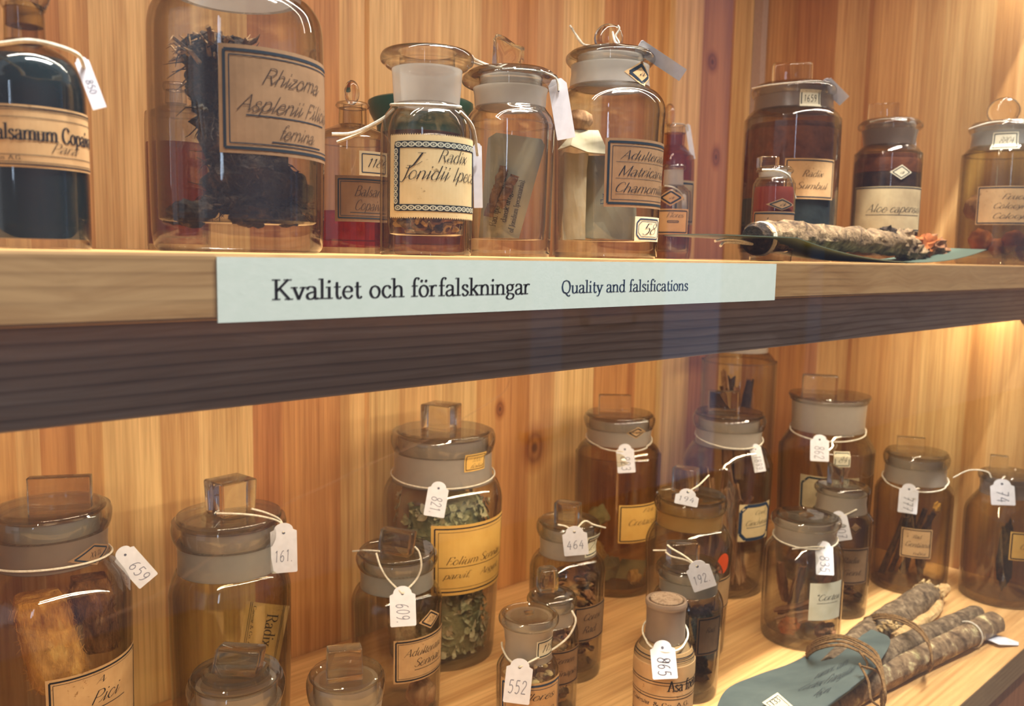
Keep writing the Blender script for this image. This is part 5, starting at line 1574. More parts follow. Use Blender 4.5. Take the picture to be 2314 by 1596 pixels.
T('tag numbered 835 on the wide-mouthed jar of curled bark', K18, (1862, 1238), (1864, 1300), 38, '835', 1, [lambda P: loop_pts(K18, 1208, 1240, 6, .001, 50), [(1850, 1236), (1820, 1238), near(K18, 1790, 1241, -.022)]])
T('tag numbered 777 on the jar of dark twigs', K19, (2056, 1106), (2052, 1160), 40, '777', 1, [lambda P: loop_pts(K19, 1072, 1108, 2, .0012, 50)])
T('tag with hardly legible pencil on the jar in the right corner', K20, (2266, 1094), (2269, 1142), 48, '74', 1, [[near(K20, 2240, 1080, -.01), near(K20, 2230, 1066, -.008), near(K20, 2190, 1063, -.004), near(K20, 2154, 1080, .0)]])

# ------------------------------------------------------------------ contents
rnd = random.Random(7)


def loc(J, s, t, z):
    return J.rv * s + J.fv * t + Vector((0, 0, z))


def W(J, s, t, z):
    return Vector((J.x, J.y, J.z0)) + loc(J, s, t, z)


def chips(J, n, z0, z1, size, mats, flat=.45, label='', cat='', name='chips', rmax=None, shell=.35):
    b = MB()
    R0 = (rmax or J.rin) - size * .75
    for i in range(n):
        a = rnd.uniform(0, 2 * math.pi)
        r = R0 * math.sqrt(rnd.uniform(shell, 1))
        z = z0 + size * .3 + (z1 - z0) * rnd.random()
        c = Vector((r * math.cos(a), r * math.sin(a), z))
        rot = Matrix.Rotation(rnd.uniform(0, 6.3), 3, 'Z') @ Matrix.Rotation(rnd.uniform(-1.2, 1.2), 3, 'X')
        k = rnd.randint(5, 7)
        sx, sy, sz = size * rnd.uniform(.6, 1.1), size * rnd.uniform(.4, .8), size * flat * rnd.uniform(.5, 1)
        ring = [(math.cos(2 * math.pi * q / k) * rnd.uniform(.7, 1.1), math.sin(2 * math.pi * q / k) * rnd.uniform(.7, 1.1)) for q in range(k)]
        vs = [c + rot @ Vector((x * sx * .8, y * sy * .8, sz / 2)) for x, y in ring] + [c + rot @ Vector((x * sx, y * sy, 0)) for x, y in ring] + [c + rot @ Vector((x * sx * .7, y * sy * .8, -sz / 2)) for x, y in ring]
        vs = [v if v.z > J.base + .0008 else Vector((v.x, v.y, J.base + .0008)) for v in vs]
        lim = J.rin - .0003
        vs = [v if math.hypot(v.x, v.y) < lim else Vector((v.x * lim / math.hypot(v.x, v.y), v.y * lim / math.hypot(v.x, v.y), v.z)) for v in vs]
        fs = [tuple(range(k)), tuple(range(3 * k - 1, 2 * k - 1, -1))]
        for L_ in (0, k):
            fs += [(L_ + q, L_ + k + q, L_ + k + (q + 1) % k, L_ + (q + 1) % k) for q in range(k)]
        b.add(vs, fs, rnd.randrange(len(mats)))
    o = b.build(name, [M[m] for m in mats], loc=(J.x, J.y, J.z0), smooth=False)
    return tag(o, label, cat, None, 'stuff')


def strip_mesh(Lh, w, th, curl, bend, seed):
    """a curled strip of bark along local Z"""
    rn = random.Random(seed)
    n, m = 12, 7
    vs = []
    for side in (0, 1):
        for i in range(n + 1):
            f = i / n
            ww = w * (.75 + .25 * math.sin(math.pi * f)) * rn.uniform(.9, 1.08)
            for j in range(m):
                g = (j / (m - 1) - .5)
                a = g * curl
                rad = ww / curl
                rr = rad - (th if side else 0)
                jag = rn.uniform(-.02, .02) * Lh if i in (0, n) else 0
                vs.append(Vector((rr * math.sin(a), rad - rr * math.cos(a) + bend * Lh * (f - .5) ** 2 * 4, (f - .5) * Lh + jag)))
    N = (n + 1) * m
    fs = []
    for i in range(n):
        for j in range(m - 1):
            q = (i * m + j, i * m + j + 1, (i + 1) * m + j + 1, (i + 1) * m + j)
            fs.append(q)
            fs.append(tuple(N + x for x in q[::-1]))
    bd = [(i * m, (i + 1) * m) for i in range(n)] + [(i * m + m - 1, (i + 1) * m + m - 1) for i in range(n)] + [(j, j + 1) for j in range(m - 1)] + [(n * m + j, n * m + j + 1) for j in range(m - 1)]
    fs += [(a, b_, N + b_, N + a) for a, b_ in bd]
    return vs, fs


def bark_piece(J, a, b_, w, curl, matn, label, group, seed, name='bark_strip', turn=0.0, th=.0012, bend=.05):
    """strip from local point a to b_ (right, near, up) inside the jar"""
    A_, B2 = loc(J, *a), loc(J, *b_)
    d = B2 - A_
    vs, fs = strip_mesh(d.length, w, th, curl, bend, seed)
    q = d.to_track_quat('Z', 'Y').to_matrix() @ Matrix.Rotation(turn, 3, 'Z')
    bb = MB().add(vs, fs)
    o = bb.build(name, M[matn])
    o.location = Vector((J.x, J.y, J.z0)) + (A_ + B2) / 2
    o.rotation_euler = q.to_euler()
    return tag(o, label, name.split('_')[0] if name != 'bark_strip' else 'bark', group)


def lump(name, c, rx, ry, rz, amp, freq, mats, label, cat, seed=0, axis=None, seg=(28, 18), kind=None, group=None, parent=None):
    """knobbly solid body: ellipsoid pushed about by noise"""
    b = MB()
    nu, nv = seg
    vs = []
    for j in range(nv + 1):
        ph = math.pi * j / nv
        for i in range(nu):
            th_ = 2 * math.pi * i / nu
            n = Vector((math.sin(ph) * math.cos(th_), math.sin(ph) * math.sin(th_), math.cos(ph)))
            k = 1 + amp * noise.fractal(n * freq + Vector((seed * 7.1, seed, 0)), 0.8, 2.0, 4)
            vs.append(Vector((n.x * rx, n.y * ry, n.z * rz)) * k)
    fs = [(j * nu + i, j * nu + (i + 1) % nu, (j + 1) * nu + (i + 1) % nu, (j + 1) * nu + i) for j in range(nv) for i in range(nu)]
    b.add(vs, fs)
    o = b.build(name, mats, parent)
    o.location = c
    if axis is not None:
        o.rotation_euler = axis
    if label:
        tag(o, label, cat, group, kind)
    return o


# the big root of U2: knotty body along a bent axis, torn top, many rootlets
def root_body():
    b = MB()
    path_px = [(568, 545, 106), (575, 500, 112), (582, 450, 108), (570, 400, 102), (555, 350, 92), (530, 300, 78), (508, 250, 64), (496, 200, 60), (492, 150, 70), (492, 112, 76), (492, 92, 60)]
    ax0 = Vector((J2.x, J2.y, J2.z0))
    pts, rad = [], []
    for px, py, hw in path_px:
        z = J2.zof(py)
        s = (px - axis_px(J2, z)) * J2.rof(1, z)
        pts.append(loc(J2, s, .0, max(z, J2.base + .006)))
        rad.append(J2.rof(hw, z))
    rr = [v.x for v in catmull([(r, 0, 0) for r in rad], 6)]
    pp = catmull(pts, 6)
    nb = lambda i, k: 1 + .34 * noise.fractal(Vector((math.cos(k * .1745 * 1.0) * 2.2, math.sin(k * .1745) * 2.2, i * .16)), .7, 2, 4)
    sg = 36
    vs = []
    for i, (p, r) in enumerate(zip(pp, rr)):
        for k in range(sg):
            a = 2 * math.pi * k / sg
            q = p + (J2.rv * math.cos(a) + J2.fv * math.sin(a) * .8) * (r * nb(i, k)) + Vector((0, 0, .003 * noise.noise(Vector((i * .3, k * .5, 3)))))
            h_ = math.hypot(q.x, q.y)
            lim = J2.rin - .001
            if h_ > lim:
                q.x, q.y = q.x * lim / h_, q.y * lim / h_
            q.z = max(q.z, J2.base + .001)
            vs.append(q)
    n_ = len(pp)
    fs = [(i * sg + k, i * sg + (k + 1) % sg, (i + 1) * sg + (k + 1) % sg, (i + 1) * sg + k) for i in range(n_ - 1) for k in range(sg)]
    fs += [tuple(range(sg))[::-1], tuple((n_ - 1) * sg + k for k in range(sg))]
    b.add(vs, fs)
    root = b.build('dried_root', M['root_dark'], loc=ax0)
    tag(root, 'thick dark hairy root standing inside the widest jar', 'root')
    hb = MB()
    for i in range(420):
        k = rnd.randrange(len(pp) - 4)
        a = rnd.uniform(0, 6.28)
        base = pp[k] + (J2.rv * math.cos(a) + J2.fv * math.sin(a)) * rr[k] * .98
        out = (base - pp[k]).normalized()
        ln = rnd.uniform(.003, .010)
        p = [base]
        d = (out * rnd.uniform(.1, .7) + Vector((rnd.uniform(-.7, .7), rnd.uniform(-.7, .7), rnd.uniform(-1.4, .6)))).normalized()
        for q in range(4):
            d = (d + Vector((rnd.uniform(-.5, .5), rnd.uniform(-.5, .5), rnd.uniform(-.5, .3)))).normalized()
            p.append(p[-1] + d * ln / 4)
        lim = J2.rin - .001
        p = [v if math.hypot(v.x, v.y) < lim else Vector((v.x * lim / math.hypot(v.x, v.y), v.y * lim / math.hypot(v.x, v.y), v.z)) for v in p]
        p = [Vector((v.x, v.y, max(v.z, J2.base + .001))) for v in p]
        hb.tube(p, [.0003, .00026, .0002, .00016, .0001], 5)
    h = hb.build('rootlets', M['root_dark'], root)
    h['kind'] = 'stuff'
    tb = MB()
    top = pp[-2]
    for i in range(70):
        a = rnd.uniform(0, 6.28)
        r = rr[-8] * math.sqrt(rnd.random()) * 1.05
        p0 = top + J2.rv * (r * math.cos(a)) + J2.fv * (r * math.sin(a)) - Vector((0, 0, rnd.uniform(0.002, .010)))
        d = (J2.rv * math.cos(a) + J2.fv * math.sin(a)) * rnd.uniform(.2, 1.1) + Vector((0, 0, rnd.uniform(.1, 1)))
        p = [p0, p0 + d.normalized() * rnd.uniform(.003, .007)]
        p.append(p[-1] + (d + Vector((rnd.uniform(-1, 1), rnd.uniform(-1, 1), rnd.uniform(-1.5, .2)))).normalized() * .003)
        w_ = rnd.uniform(.0004, .0011)
        tb.tube(p, [w_, w_ * .8, .0001], 5)
    t_ = tb.build('torn_tip', M['root_tip'], root)
    t_['label'] = 'torn pale fibrous top end'
    t_['kind'] = 'stuff'


root_body()
zf = J2.base
for i, (s, t_, rx) in enumerate(((-.016, .012, .0075), (-.021, .004, .005), (.004, .018, .007), (.016, .014, .006), (.0, .022, .004))):
    lump('root_fragment', W(J2, s, t_, zf + rx * .45), rx, rx * .8, rx * .55, .5, 2.2, M['root_dark'], 'dark root fragment lying on the bottom of the widest jar', 'root fragment', i + 2, None, (18, 10), None, 'root fragments in the widest jar')

# U4 crumbs
chips(J4, 90, J4.base, J4.base + .011, .0042, ['chip_dark', 'chip_tan', 'bark'], .6, 'brown root crumbs on the bottom of the open flanged jar', 'root crumbs', 'crumbs', shell=.0)

# U5 grey card leaning in the jar
def card_in_jar():
    bl = [(1082, 556), (1172, 556), (1232, 332), (1222, 318), (1122, 306), (1104, 318)]
    b = MB()
    ps = []
    for px, py in bl:
        z = J5.zof(py)
        s = (px - axis_px(J5, z)) * J5.rof(1, z)
        s = max(-J5.rin * .93, min(J5.rin * .93, s))
        ps.append((s, z))
    t0 = .004
    tilt = lambda z: t0 + z * .08
    f = [W(J5, s, tilt(z), max(z, J5.base + .001)) for s, z in ps]
    bk = [p - J5.fv * .0008 for p in f]
    k = len(f)
    b.add(f + bk, [tuple(range(k)), tuple(range(2 * k - 1, k - 1, -1))] + [(i, k + i, k + (i + 1) % k, (i + 1) % k) for i in range(k)], 0)
    # printed lines run up the card
    d = ((f[2] - f[1]) + (f[4] - f[0])).normalized()
    up = J5.fv.cross(d)
    up = (up if up.dot(J5.rv) < 0 else -up).normalized()
    org = f[1] + J5.fv * .0004
    for row, (s_, x0, ln, cap) in enumerate((('Rad. Ipecacuanhæ albæ.', .003, .028, .0032), ('dansk drogue.', .006, .018, .0028), ('of Jonidium Ipecacuanha).', .002, .026, .0026))):
        polys, adv = lettering(s_, 'print')
        sx = ln / adv
        o0 = org + d * x0 - up * (-.0125 + row * .0045)
        for pl in polys:
            b.add([o0 + d * (px * sx) + up * (py * cap) for px, py in pl], [tuple(range(len(pl)))], 1)
    o = b.build('paper_card', [M['grey_paper'], M['ink']], smooth=False, recalc=False)
    tag(o, 'grey-green printed card with rootlets tied on, inside the broken-knob jar', 'card')
    for i, (p0, p1) in enumerate((((1104, 492), (1140, 380)), ((1128, 470), (1162, 400)))):
        pts = []
        for q in range(9):
            px, py = p0[0] + (p1[0] - p0[0]) * q / 8, p0[1] + (p1[1] - p0[1]) * q / 8
            z = J5.zof(py)
            s = (px - axis_px(J5, z)) * J5.rof(1, z)
            pts.append(W(J5, s + rnd.uniform(-.0004, .0004), tilt(z) + .0026, z))
        wb = lambda a, b2: 1 + .35 * noise.noise(Vector((a * .9, b2 * .8, i * 5)))
        oo = MB().tube(catmull(pts, 3), [.0022] * (len(pts) * 3 - 2), 10, 0, False, wb).build('rootlet', M['chip_dark'])
        tag(oo, ('longer left' if i == 0 else 'shorter right') + ' brown ringed rootlet tied onto the grey card', 'root')


card_in_jar()

# U6 folded papers
def packet(J, px0, px1, py0, py1, t, depth, rot, mat, name, label, cat, letters=None):
    z0 = max(J.zof(py1), J.base + .0006)
    z1 = J.zof(py0)
    zm = (z0 + z1) / 2
    s = ((px0 + px1) / 2 - axis_px(J, zm)) * J.rof(1, zm)
    w = J.rof(px1 - px0, zm)
    b = MB()
    bm = bmesh.new()
    bmesh.ops.create_cube(bm, size=1)
    bmesh.ops.subdivide_edges(bm, edges=bm.edges[:], cuts=4, use_grid_fill=True)
    for v in bm.verts:
        v.co = Vector((v.co.x * w, v.co.y * depth, v.co.z * (z1 - z0)))
        n = noise.noise_vector(v.co * 160 + Vector((px0, 0, 0)))
        v.co += n * .0008
    bm.verts.index_update()
    rm = Matrix.Rotation(math.radians(rot), 3, 'Z')
    vs = []
    for v in bm.verts:
        q = rm @ Vector((v.co.x, v.co.y, 0))
        vs.append(loc(J, s + q.x, t - q.y, max(zm + v.co.z, J.base + .0004)))
    b.add(vs, [[v.index for v in f.verts] for f in bm.faces])
    bm.free()
    if letters:
        polys, adv = lettering(letters, 'print')
        sx = w * .5 / adv
        for pl in polys:
            b.add([loc(J, s + rm.col[0].x * (-w * .1 + px * 0 - py * .0032), t + depth * .56 + .001, zm - .004 + px * .0032) for px, py in pl], [tuple(range(len(pl)))], 1)
    return tag(b.build(name, [M[mat], M['blueink']], loc=(J.x, J.y, J.z0), smooth=False), label, cat)


packet(J6, 1268, 1320, 352, 548, .004, .016, 12, 'ivory', 'paper_packet', 'upright cream paper packet of ribbed folds at the left inside the chamomile jar', 'paper packet')
packet(J6, 1326, 1436, 352, 540, -.003, .012, -10, 'grey_paper', 'paper_packet', 'wide grey paper packet behind the label inside the chamomile jar', 'paper packet', 'Flor.')
b = MB()
fold = [(1262, 345, .012), (1300, 296, .004), (1352, 292, -.004), (1376, 352, .008), (1330, 352, .016), (1292, 338, .018)]
zz = [(J6.zof(py), px, t) for px, py, t in fold]
pts = [loc(J6, (px - axis_px(J6, z)) * J6.rof(1, z), t, z) for z, px, t in zz]
b.add(pts + [p - J6.fv * .0012 - Vector((0, 0, .0006)) for p in pts], [(0, 1, 5), (1, 4, 5), (1, 2, 4), (2, 3, 4), (11, 7, 6), (11, 10, 7), (10, 8, 7), (10, 9, 8)] + [(i, 6 + i, 6 + (i + 1) % 6, (i + 1) % 6) for i in range(6)])
tag(b.build('folded_paper', M['ivory'], loc=(J6.x, J6.y, J6.z0), smooth=False), 'crumpled folded cream paper lying on top of the packets in the chamomile jar', 'paper')
lump('dried_slice', W(J6, -.017, -.002, J6.zof(272)), .0085, .0085, .006, .15, 1.5, M['bark_pale'], 'round brown lump behind the shoulder of the chamomile jar', 'dried fruit', 4)

# U11 slices
for i, (px, py, r) in enumerate(((2200, 470, .0125), (2216, 545, .012), (2290, 548, .012), (2258, 560, .010))):
    z = max(J11.zof(py), J11.base + r * .75)
    s = (px - axis_px(J11, z)) * J11.rof(1, z)
    lump('dried_fruit', W(J11, max(-.020, min(.02, s)), .006 if i else .0, z), r, r * .8, r * .85, .16, 1.8, M['orange_root'] if i else M['bark'],
         ['dark round dried fruit beside the label in the right-edge jar', 'orange-brown dried fruit at the lower left in the right-edge jar', 'orange-brown dried fruit below the label in the right-edge jar', 'small dried fruit lowest in the right-edge jar'][i], 'dried fruit', i + 1)

# K1 golden fibre block and dark fibre behind it
def slab(name, J, c0, c1, w0, w1, dep, t, mat, label, cat, seed, amp=.07, parent=None):
    """rounded slab between two photo points inside a jar"""
    pts, ws = [], []
    for k in range(11):
        f = k / 10
        px, py = c0[0] + (c1[0] - c0[0]) * f, c0[1] + (c1[1] - c0[1]) * f
        z = max(J.zof(py), J.base + .003)
        s = (px - axis_px(J, z)) * J.rof(1, z)
        pts.append((s, z))
        ws.append(J.rof((w0 + (w1 - w0) * f) / 2, z))
    vs, fs = [], []
    n = 28
    for k, ((s, z), w) in enumerate(zip(pts, ws)):
        e = min(1.0, .82 + .18 * min(k, 10 - k))
        for i in range(n):
            a = 2 * math.pi * i / n
            cx_ = math.copysign(abs(math.cos(a)) ** .45, math.cos(a)) * w * e
            cy_ = math.copysign(abs(math.sin(a)) ** .45, math.sin(a)) * dep * e
            kx = 1 + amp * noise.fractal(Vector((cx_ * 160, cy_ * 160 + seed, z * 120)), .8, 2, 4)
            vs.append(loc(J, s + cx_ * kx, t + cy_ * kx, z))
    for k in range(10):
        for i in range(n):
            fs.append((k * n + i, k * n + (i + 1) % n, (k + 1) * n + (i + 1) % n, (k + 1) * n + i))
    fs += [tuple(range(n)), tuple(10 * n + i for i in range(n))[::-1]]
    b = MB().add(vs, fs)
    # loose fibres on the surface
    for q in range(260):
        k = rnd.randrange(1, 10)
        i = rnd.randrange(n)
        p = Vector(vs[k * n + i])
        d = Vector((rnd.uniform(-.4, .4), rnd.uniform(-.4, .4), rnd.uniform(-1, 1))).normalized()
        o_ = (p - loc(J, pts[k][0], t, p.z)).normalized()
        b.tube([p - d * .003 + o_ * .0001, p + o_ * .0006, p + d * .003 + o_ * rnd.uniform(-.0002, .0009)], .00016, 4)
    return tag(b.build(name, M[mat], loc=(J.x, J.y, J.z0)), label, cat)


slab('fibre_block', K1, (140, 1535), (84, 1330), 128, 118, .0115, .008, 'fibre', 'golden fibrous block leaning in the left-edge jar', 'plant fibre', 3)
slab('fibre_block', K1, (235, 1500), (205, 1330), 86, 96, .009, -.010, 'fibre_dark', 'dark brown fibre bundle behind the golden block', 'plant fibre', 9, .2)

# K2 paper slip inside
def slip(J, corners, t, mat, lines, name, label, cat, border=True):
    P4 = []
    for px, py, tt in corners:                     # top-left, top-right, bottom-right, bottom-left
        z = max(J.zof(py, 0, t + tt), J.base + .001)
        s = (px - axis_px(J, z)) * J.rof(1, z)
        P4.append(loc(J, s, t + tt, z))

    def Pt(u, v, o=0.0):
        a = P4[3].lerp(P4[2], u)
        c = P4[0].lerp(P4[1], u)
        n = J.fv
        bow = math.sin(math.pi * u) * .0008
        return a.lerp(c, v) + n * (o + bow)
    b = MB()
    N = 8
    vs = [Pt(i / N, j / N) for i in range(N + 1) for j in range(N + 1)] + [Pt(i / N, j / N, -.0003) for i in range(N + 1) for j in range(N + 1)]
    fs = []
    K = (N + 1) ** 2
    for i in range(N):
        for j in range(N):
            q = (i * (N + 1) + j, (i + 1) * (N + 1) + j, (i + 1) * (N + 1) + j + 1, i * (N + 1) + j + 1)
            fs += [q, tuple(K + x for x in q[::-1])]
    b.add(vs, fs, 0)
    for (s_, style, u, v0, v1, cap) in lines:        # text reads downward
        polys, adv = lettering(s_, style)
        for pl in polys:
            b.add([Pt(u + py * cap, v0 - px / adv * (v0 - v1), .0002) for px, py in pl], [tuple(range(len(pl)))], 1)
    if border:
        for u in (.10, .14, .86, .89):
            b.add([Pt(u, 0, .0002), Pt(u + .012, 0, .0002), Pt(u + .012, 1, .0002), Pt(u, 1, .0002)], [(0, 1, 2, 3)], 1)
    return tag(b.build(name, [M[mat], M['ink']], loc=(J.x, J.y, J.z0), smooth=False, recalc=False), label, cat)


slip(K2, [(556, 1362, .0), (654, 1384, .0), (622, 1540, .004), (530, 1520, .004)], .012, 'tan', [('Radix', 'print', .52, .86, .40, .26), ('Caesar & Co. A G', 'print', .18, .95, .30, .07)], 'paper_slip', 'tan printed paper slip reading Radix inside the empty cube-stoppered jar', 'paper')
slip(K6, [(912, 1098, .0), (1008, 1112, .0), (1000, 1196, .0), (898, 1196, .0)], .016, 'kraft', [], 'paper_slip', 'folded brown paper slip among the leaves in the leaf jar', 'paper', False)
slip(K10, [(1405, 1262, 0), (1462, 1262, 0), (1450, 1330, 0), (1390, 1330, 0)], .006, 'grey_paper', [], 'paper_slip', 'grey paper slip standing in the jar of stones', 'paper', False)

# K6 leaves
def leaves(J, n, z0, z1):
    b = MB()
    b.lathe([(0, z0 + .001), (J.rin * .78, z0 + .001), (J.rin * .78, z1 - .004), (0, z1 - .002)], 32, 1)
    for i in range(n):
        a = rnd.uniform(0, 6.28)
        rr = (J.rin - .003) * math.sqrt(rnd.uniform(.66, 1))
        z = z0 + (z1 - z0) * rnd.random()
        c = Vector((rr * math.cos(a), rr * math.sin(a), z))
        n_ = Vector((math.cos(a), math.sin(a), rnd.uniform(-.5, .5))).normalized()
        tdir = n_.orthogonal().normalized()
        tdir = Matrix.Rotation(rnd.uniform(0, 6.28), 3, n_) @ tdir
        sd = n_.cross(tdir)
        ln, wd = rnd.uniform(.006, .013), rnd.uniform(.0012, .0030)
        vs = []
        for k in range(6):
            f = k / 5
            w_ = wd * math.sin(math.pi * min(.97, max(.04, f)) ** .85)
            m = c + tdir * (ln * (f - .5)) - n_ * (.0018 * math.sin(math.pi * f) * rnd.uniform(-.6, 1))
            vs += [m - sd * w_ + n_ * .0004, m - n_ * .0003, m + sd * w_ + n_ * .0004]
        lim = J.rin - .0003
        vs = [Vector((v.x, v.y, max(v.z, J.base + .0006))) if math.hypot(v.x, v.y) < lim else Vector((v.x * lim / math.hypot(v.x, v.y), v.y * lim / math.hypot(v.x, v.y), max(v.z, J.base + .0006))) for v in vs]
        fs = []
        for k in range(5):
            fs += [(3 * k, 3 * k + 1, 3 * k + 4, 3 * k + 3), (3 * k + 1, 3 * k + 2, 3 * k + 5, 3 * k + 4)]
        b.add(vs, fs, rnd.choices((0, 1, 2), (5, 3, 3))[0])
    return b


o = leaves(K6, 800, K6.base, K6.zof(1118)).build('dried_leaves', [M['leaf_a'], M['leaf_b'], M['leaf_c']], loc=(K6.x, K6.y, K6.z0), recalc=False)
tag(o, 'dried grey-green leaves filling the tall yellow-labelled jar', 'dried leaves', None, 'stuff')

# other fillings
o = lump('dried_slice', W(K5, .016, .010, K5.base + .010), .010, .009, .0095, .12, 1.6, M['bark_pale'], 'pale round dried slice at the bottom of the jar with tag 609', 'dried slice', 6)
chips(K7, 240, K7.base, K7.zof(1520), .0040, ['straw', 'chip_tan', 'straw'], .5, 'straw-coloured chips filling the small flat-stoppered jar', 'dried chips', 'chips', shell=.4)
chips(K8, 160, K8.base, K8.zof(1432), .0040, ['chip_dark', 'bark', 'chip_tan'], .6, 'dark seeds filling the little domed-knob jar', 'dried seeds', 'seeds', shell=.4)
chips(K9, 190, K9.base, K9.zof(1300), .0058, ['chip_tan', 'chip_dark', 'bark_pale', 'bark'], .35, 'root chips filling the square-stoppered jar with tag 464', 'root chips', 'chips', shell=.35)
chips(K12, 150, K12.base, K12.zof(1372), .0060, ['powder_dark', 'powder_dark', 'chip_dark'], .8, 'nearly black chunks filling the jar with tag 192', 'dark chunks', 'chunks', shell=.3)
for i, (px, py, rx, m) in enumerate(((1352, 1170, .0105, 'grey_paper'), (1330, 1245, .011, 'chip_tan'), (1372, 1290, .012, 'grey_paper'), (1432, 1318, .007, 'chip_tan'), (1330, 1305, .010, 'bark_grey'))):
    z = max(K10.zof(py), K10.base + rx * .8)
    s = max(-.018, min(.018, (px - axis_px(K10, z)) * K10.rof(1, z)))
    lump('mineral_stone', W(K10, s, (-.004, .006, .002, .012, -.006)[i], z), rx, rx * .8, rx * .9, .45, 1.6, M[m],
         ['grey stone topmost in the jar with tag 823', 'tan stone at the middle left in the jar with tag 823', 'grey stone at the middle of the jar with tag 823', 'small tan stone at the right bottom of the jar with tag 823', 'dark stone at the left bottom of the jar with tag 823'][i], 'stone', i + 11, None, (16, 10))
chips(K11, 60, K11.base, K11.base + .030, .0075, ['bark', 'bark_pale', 'chip_tan'], .4, 'brown chips in the lower half of the yellowed-neck jar', 'root chips', 'chips', shell=.2)

GB = 'bark strips in the arched-handle jar'
for i in range(18):
    t0, t1 = rnd.uniform(-.004, .022), rnd.uniform(-.004, .022)
    s0, s1 = rnd.uniform(-.02, .02), rnd.uniform(-.02, .02)
    lim = K14.rin - .007
    while math.hypot(s0, t0) > lim:
        s0, t0 = s0 * .9, t0 * .9
    while math.hypot(s1, t1) > lim:
        s1, t1 = s1 * .9, t1 * .9
    bark_piece(K14, (s0, t0, K14.base + .005), (s1, t1, K14.zof(rnd.uniform(1040, 1120))), rnd.uniform(.006, .011), rnd.uniform(1.4, 2.8), rnd.choice(['bark', 'bark_pale', 'bark_pale']), 'long brown bark strip standing in the arched-handle jar', GB, i, turn=rnd.uniform(0, 6.28))
GB = 'bark pieces in the wide-mouthed jar'
for i, (a, b_, w, m) in enumerate((((-.030, .004, .016), (.020, .010, .034), .012, 'bark'), ((-.028, .012, .009), (.018, .016, .026), .012, 'bark_pale'), ((-.010, -.006, .012), (-.002, .0, .060), .011, 'bark'), ((.006, -.010, .012), (.024, -.004, .056), .012, 'bark'), ((-.024, -.010, .010), (.012, -.012, .018), .013, 'bark'), ((-.014, -.014, .020), (-.020, .004, .058), .010, 'bark'))):
    lim = K18.rin - .010
    f = lambda p: tuple(q * min(1, lim / math.hypot(p[0], p[1])) for q in p[:2]) + (max(p[2], K18.base + .004),)
    bark_piece(K18, f(a), f(b_), w, 2.0, m, 'curled brown bark piece inside the wide-mouthed jar', GB, 40 + i, turn=i * 1.3, th=.002)
for i, (px, py, lab) in enumerate(((1785, 1440, 'orange-brown bark lump lying at the front bottom of the wide-mouthed jar'), (1862, 1425, 'brown bark lump at the right bottom of the wide-mouthed jar'))):
    z = K18.base + .006
    s = (px - axis_px(K18, z)) * K18.rof(1, z)
    lump('bark_lump', W(K18, s, .016, z), .0095, .007, .006, .3, 1.8, M['orange_root' if i == 0 else 'bark'], lab, 'bark', 21 + i)
GB = 'dark chunks of bark in the back jar'
for i in range(9):
    lim = K15.rin - .010
    s0, s1 = rnd.uniform(-.02, .02), rnd.uniform(-.02, .02)
    zz0 = K15.zof(rnd.uniform(1060, 1180))
    bark_piece(K15, (max(-lim, min(lim, s0)) * .8, .006 * (i % 3 - 1), max(.008, zz0)), (max(-lim, min(lim, s1)) * .8, .006 * ((i + 1) % 3 - 1), K15.zof(rnd.uniform(840, 960))), .013, 1.8, ['bark', 'powder_dark', 'bark_pale'][i % 3], 'long dark bark strip standing in the tall jar at the back', GB, 60 + i, turn=rnd.uniform(0, 6))
GB = 'bark strips in the spreading-lid jar'
for i in range(9):
    lim = K16.rin - .010
    s0, s1 = rnd.uniform(-.03, .02), rnd.uniform(-.02, .03)
    f = lambda s, t: (s * min(1, lim / math.hypot(s, t)), t * min(1, lim / math.hypot(s, t)))
    bark_piece(K16, f(s0, .008 * (i % 3 - 1)) + (K16.base + .005,), f(s1, .01 * ((i + 1) % 3 - 1)) + (K16.zof(rnd.uniform(1050, 1150)),), .009, 2.2, ['bark', 'bark', 'bark_pale'][i % 3], 'slanting brown bark strip in the spreading-lid jar', GB, 80 + i, turn=rnd.uniform(0, 6))
GB = 'twigs in the jar with tag 777'
for i in range(9):
    lim = K19.rin - .006
    s0, s1 = rnd.uniform(-.028, .02), rnd.uniform(-.015, .022)
    f = lambda s, t: (s * min(1, lim / math.hypot(s, t)), t * min(1, lim / math.hypot(s, t)))
    p0 = W(K19, *f(s0, .01 * (i % 3 - 1)), K19.base + .003)
    p1 = W(K19, *f(s1, .008 * ((i + 1) % 3 - 1)), K19.zof(rnd.uniform(1125, 1210)))
    mid = p0.lerp(p1, .5) + Vector((rnd.uniform(-.003, .003), rnd.uniform(-.003, .003), 0))
    o = MB().tube(catmull([p0, mid, p1], 6), .0024, 8, 0, False, lambda a, b2: 1 + .3 * noise.noise(Vector((a * .7, b2, i)))).build('twig', M['chip_dark'])
    tag(o, 'dark thin twig leaning in the jar with tag 777', 'twig', GB)
chips(K17, 40, K17.base, K17.base + .022, .0075, ['chip_tan', 'chip_dark', 'bark_pale'], .35, 'brown root chips in the small jar with tag 207', 'root chips', 'chips', shell=.1)
lump('plant_bundle', W(K20, .002, 0, K20.base + .03), .007, .006, .030, .35, 1.4, M['root_dark'], 'dark upright plant bundle in the shadowed corner jar', 'plant bundle', 31)
lump('cork_piece', W(K19, .020, .014, K19.zof(1132)), .005, .003, .005, .4, 1.5, M['yellow'], 'pale yellow fragment near the top of the twig jar', 'fragment', 33, None, (14, 8))

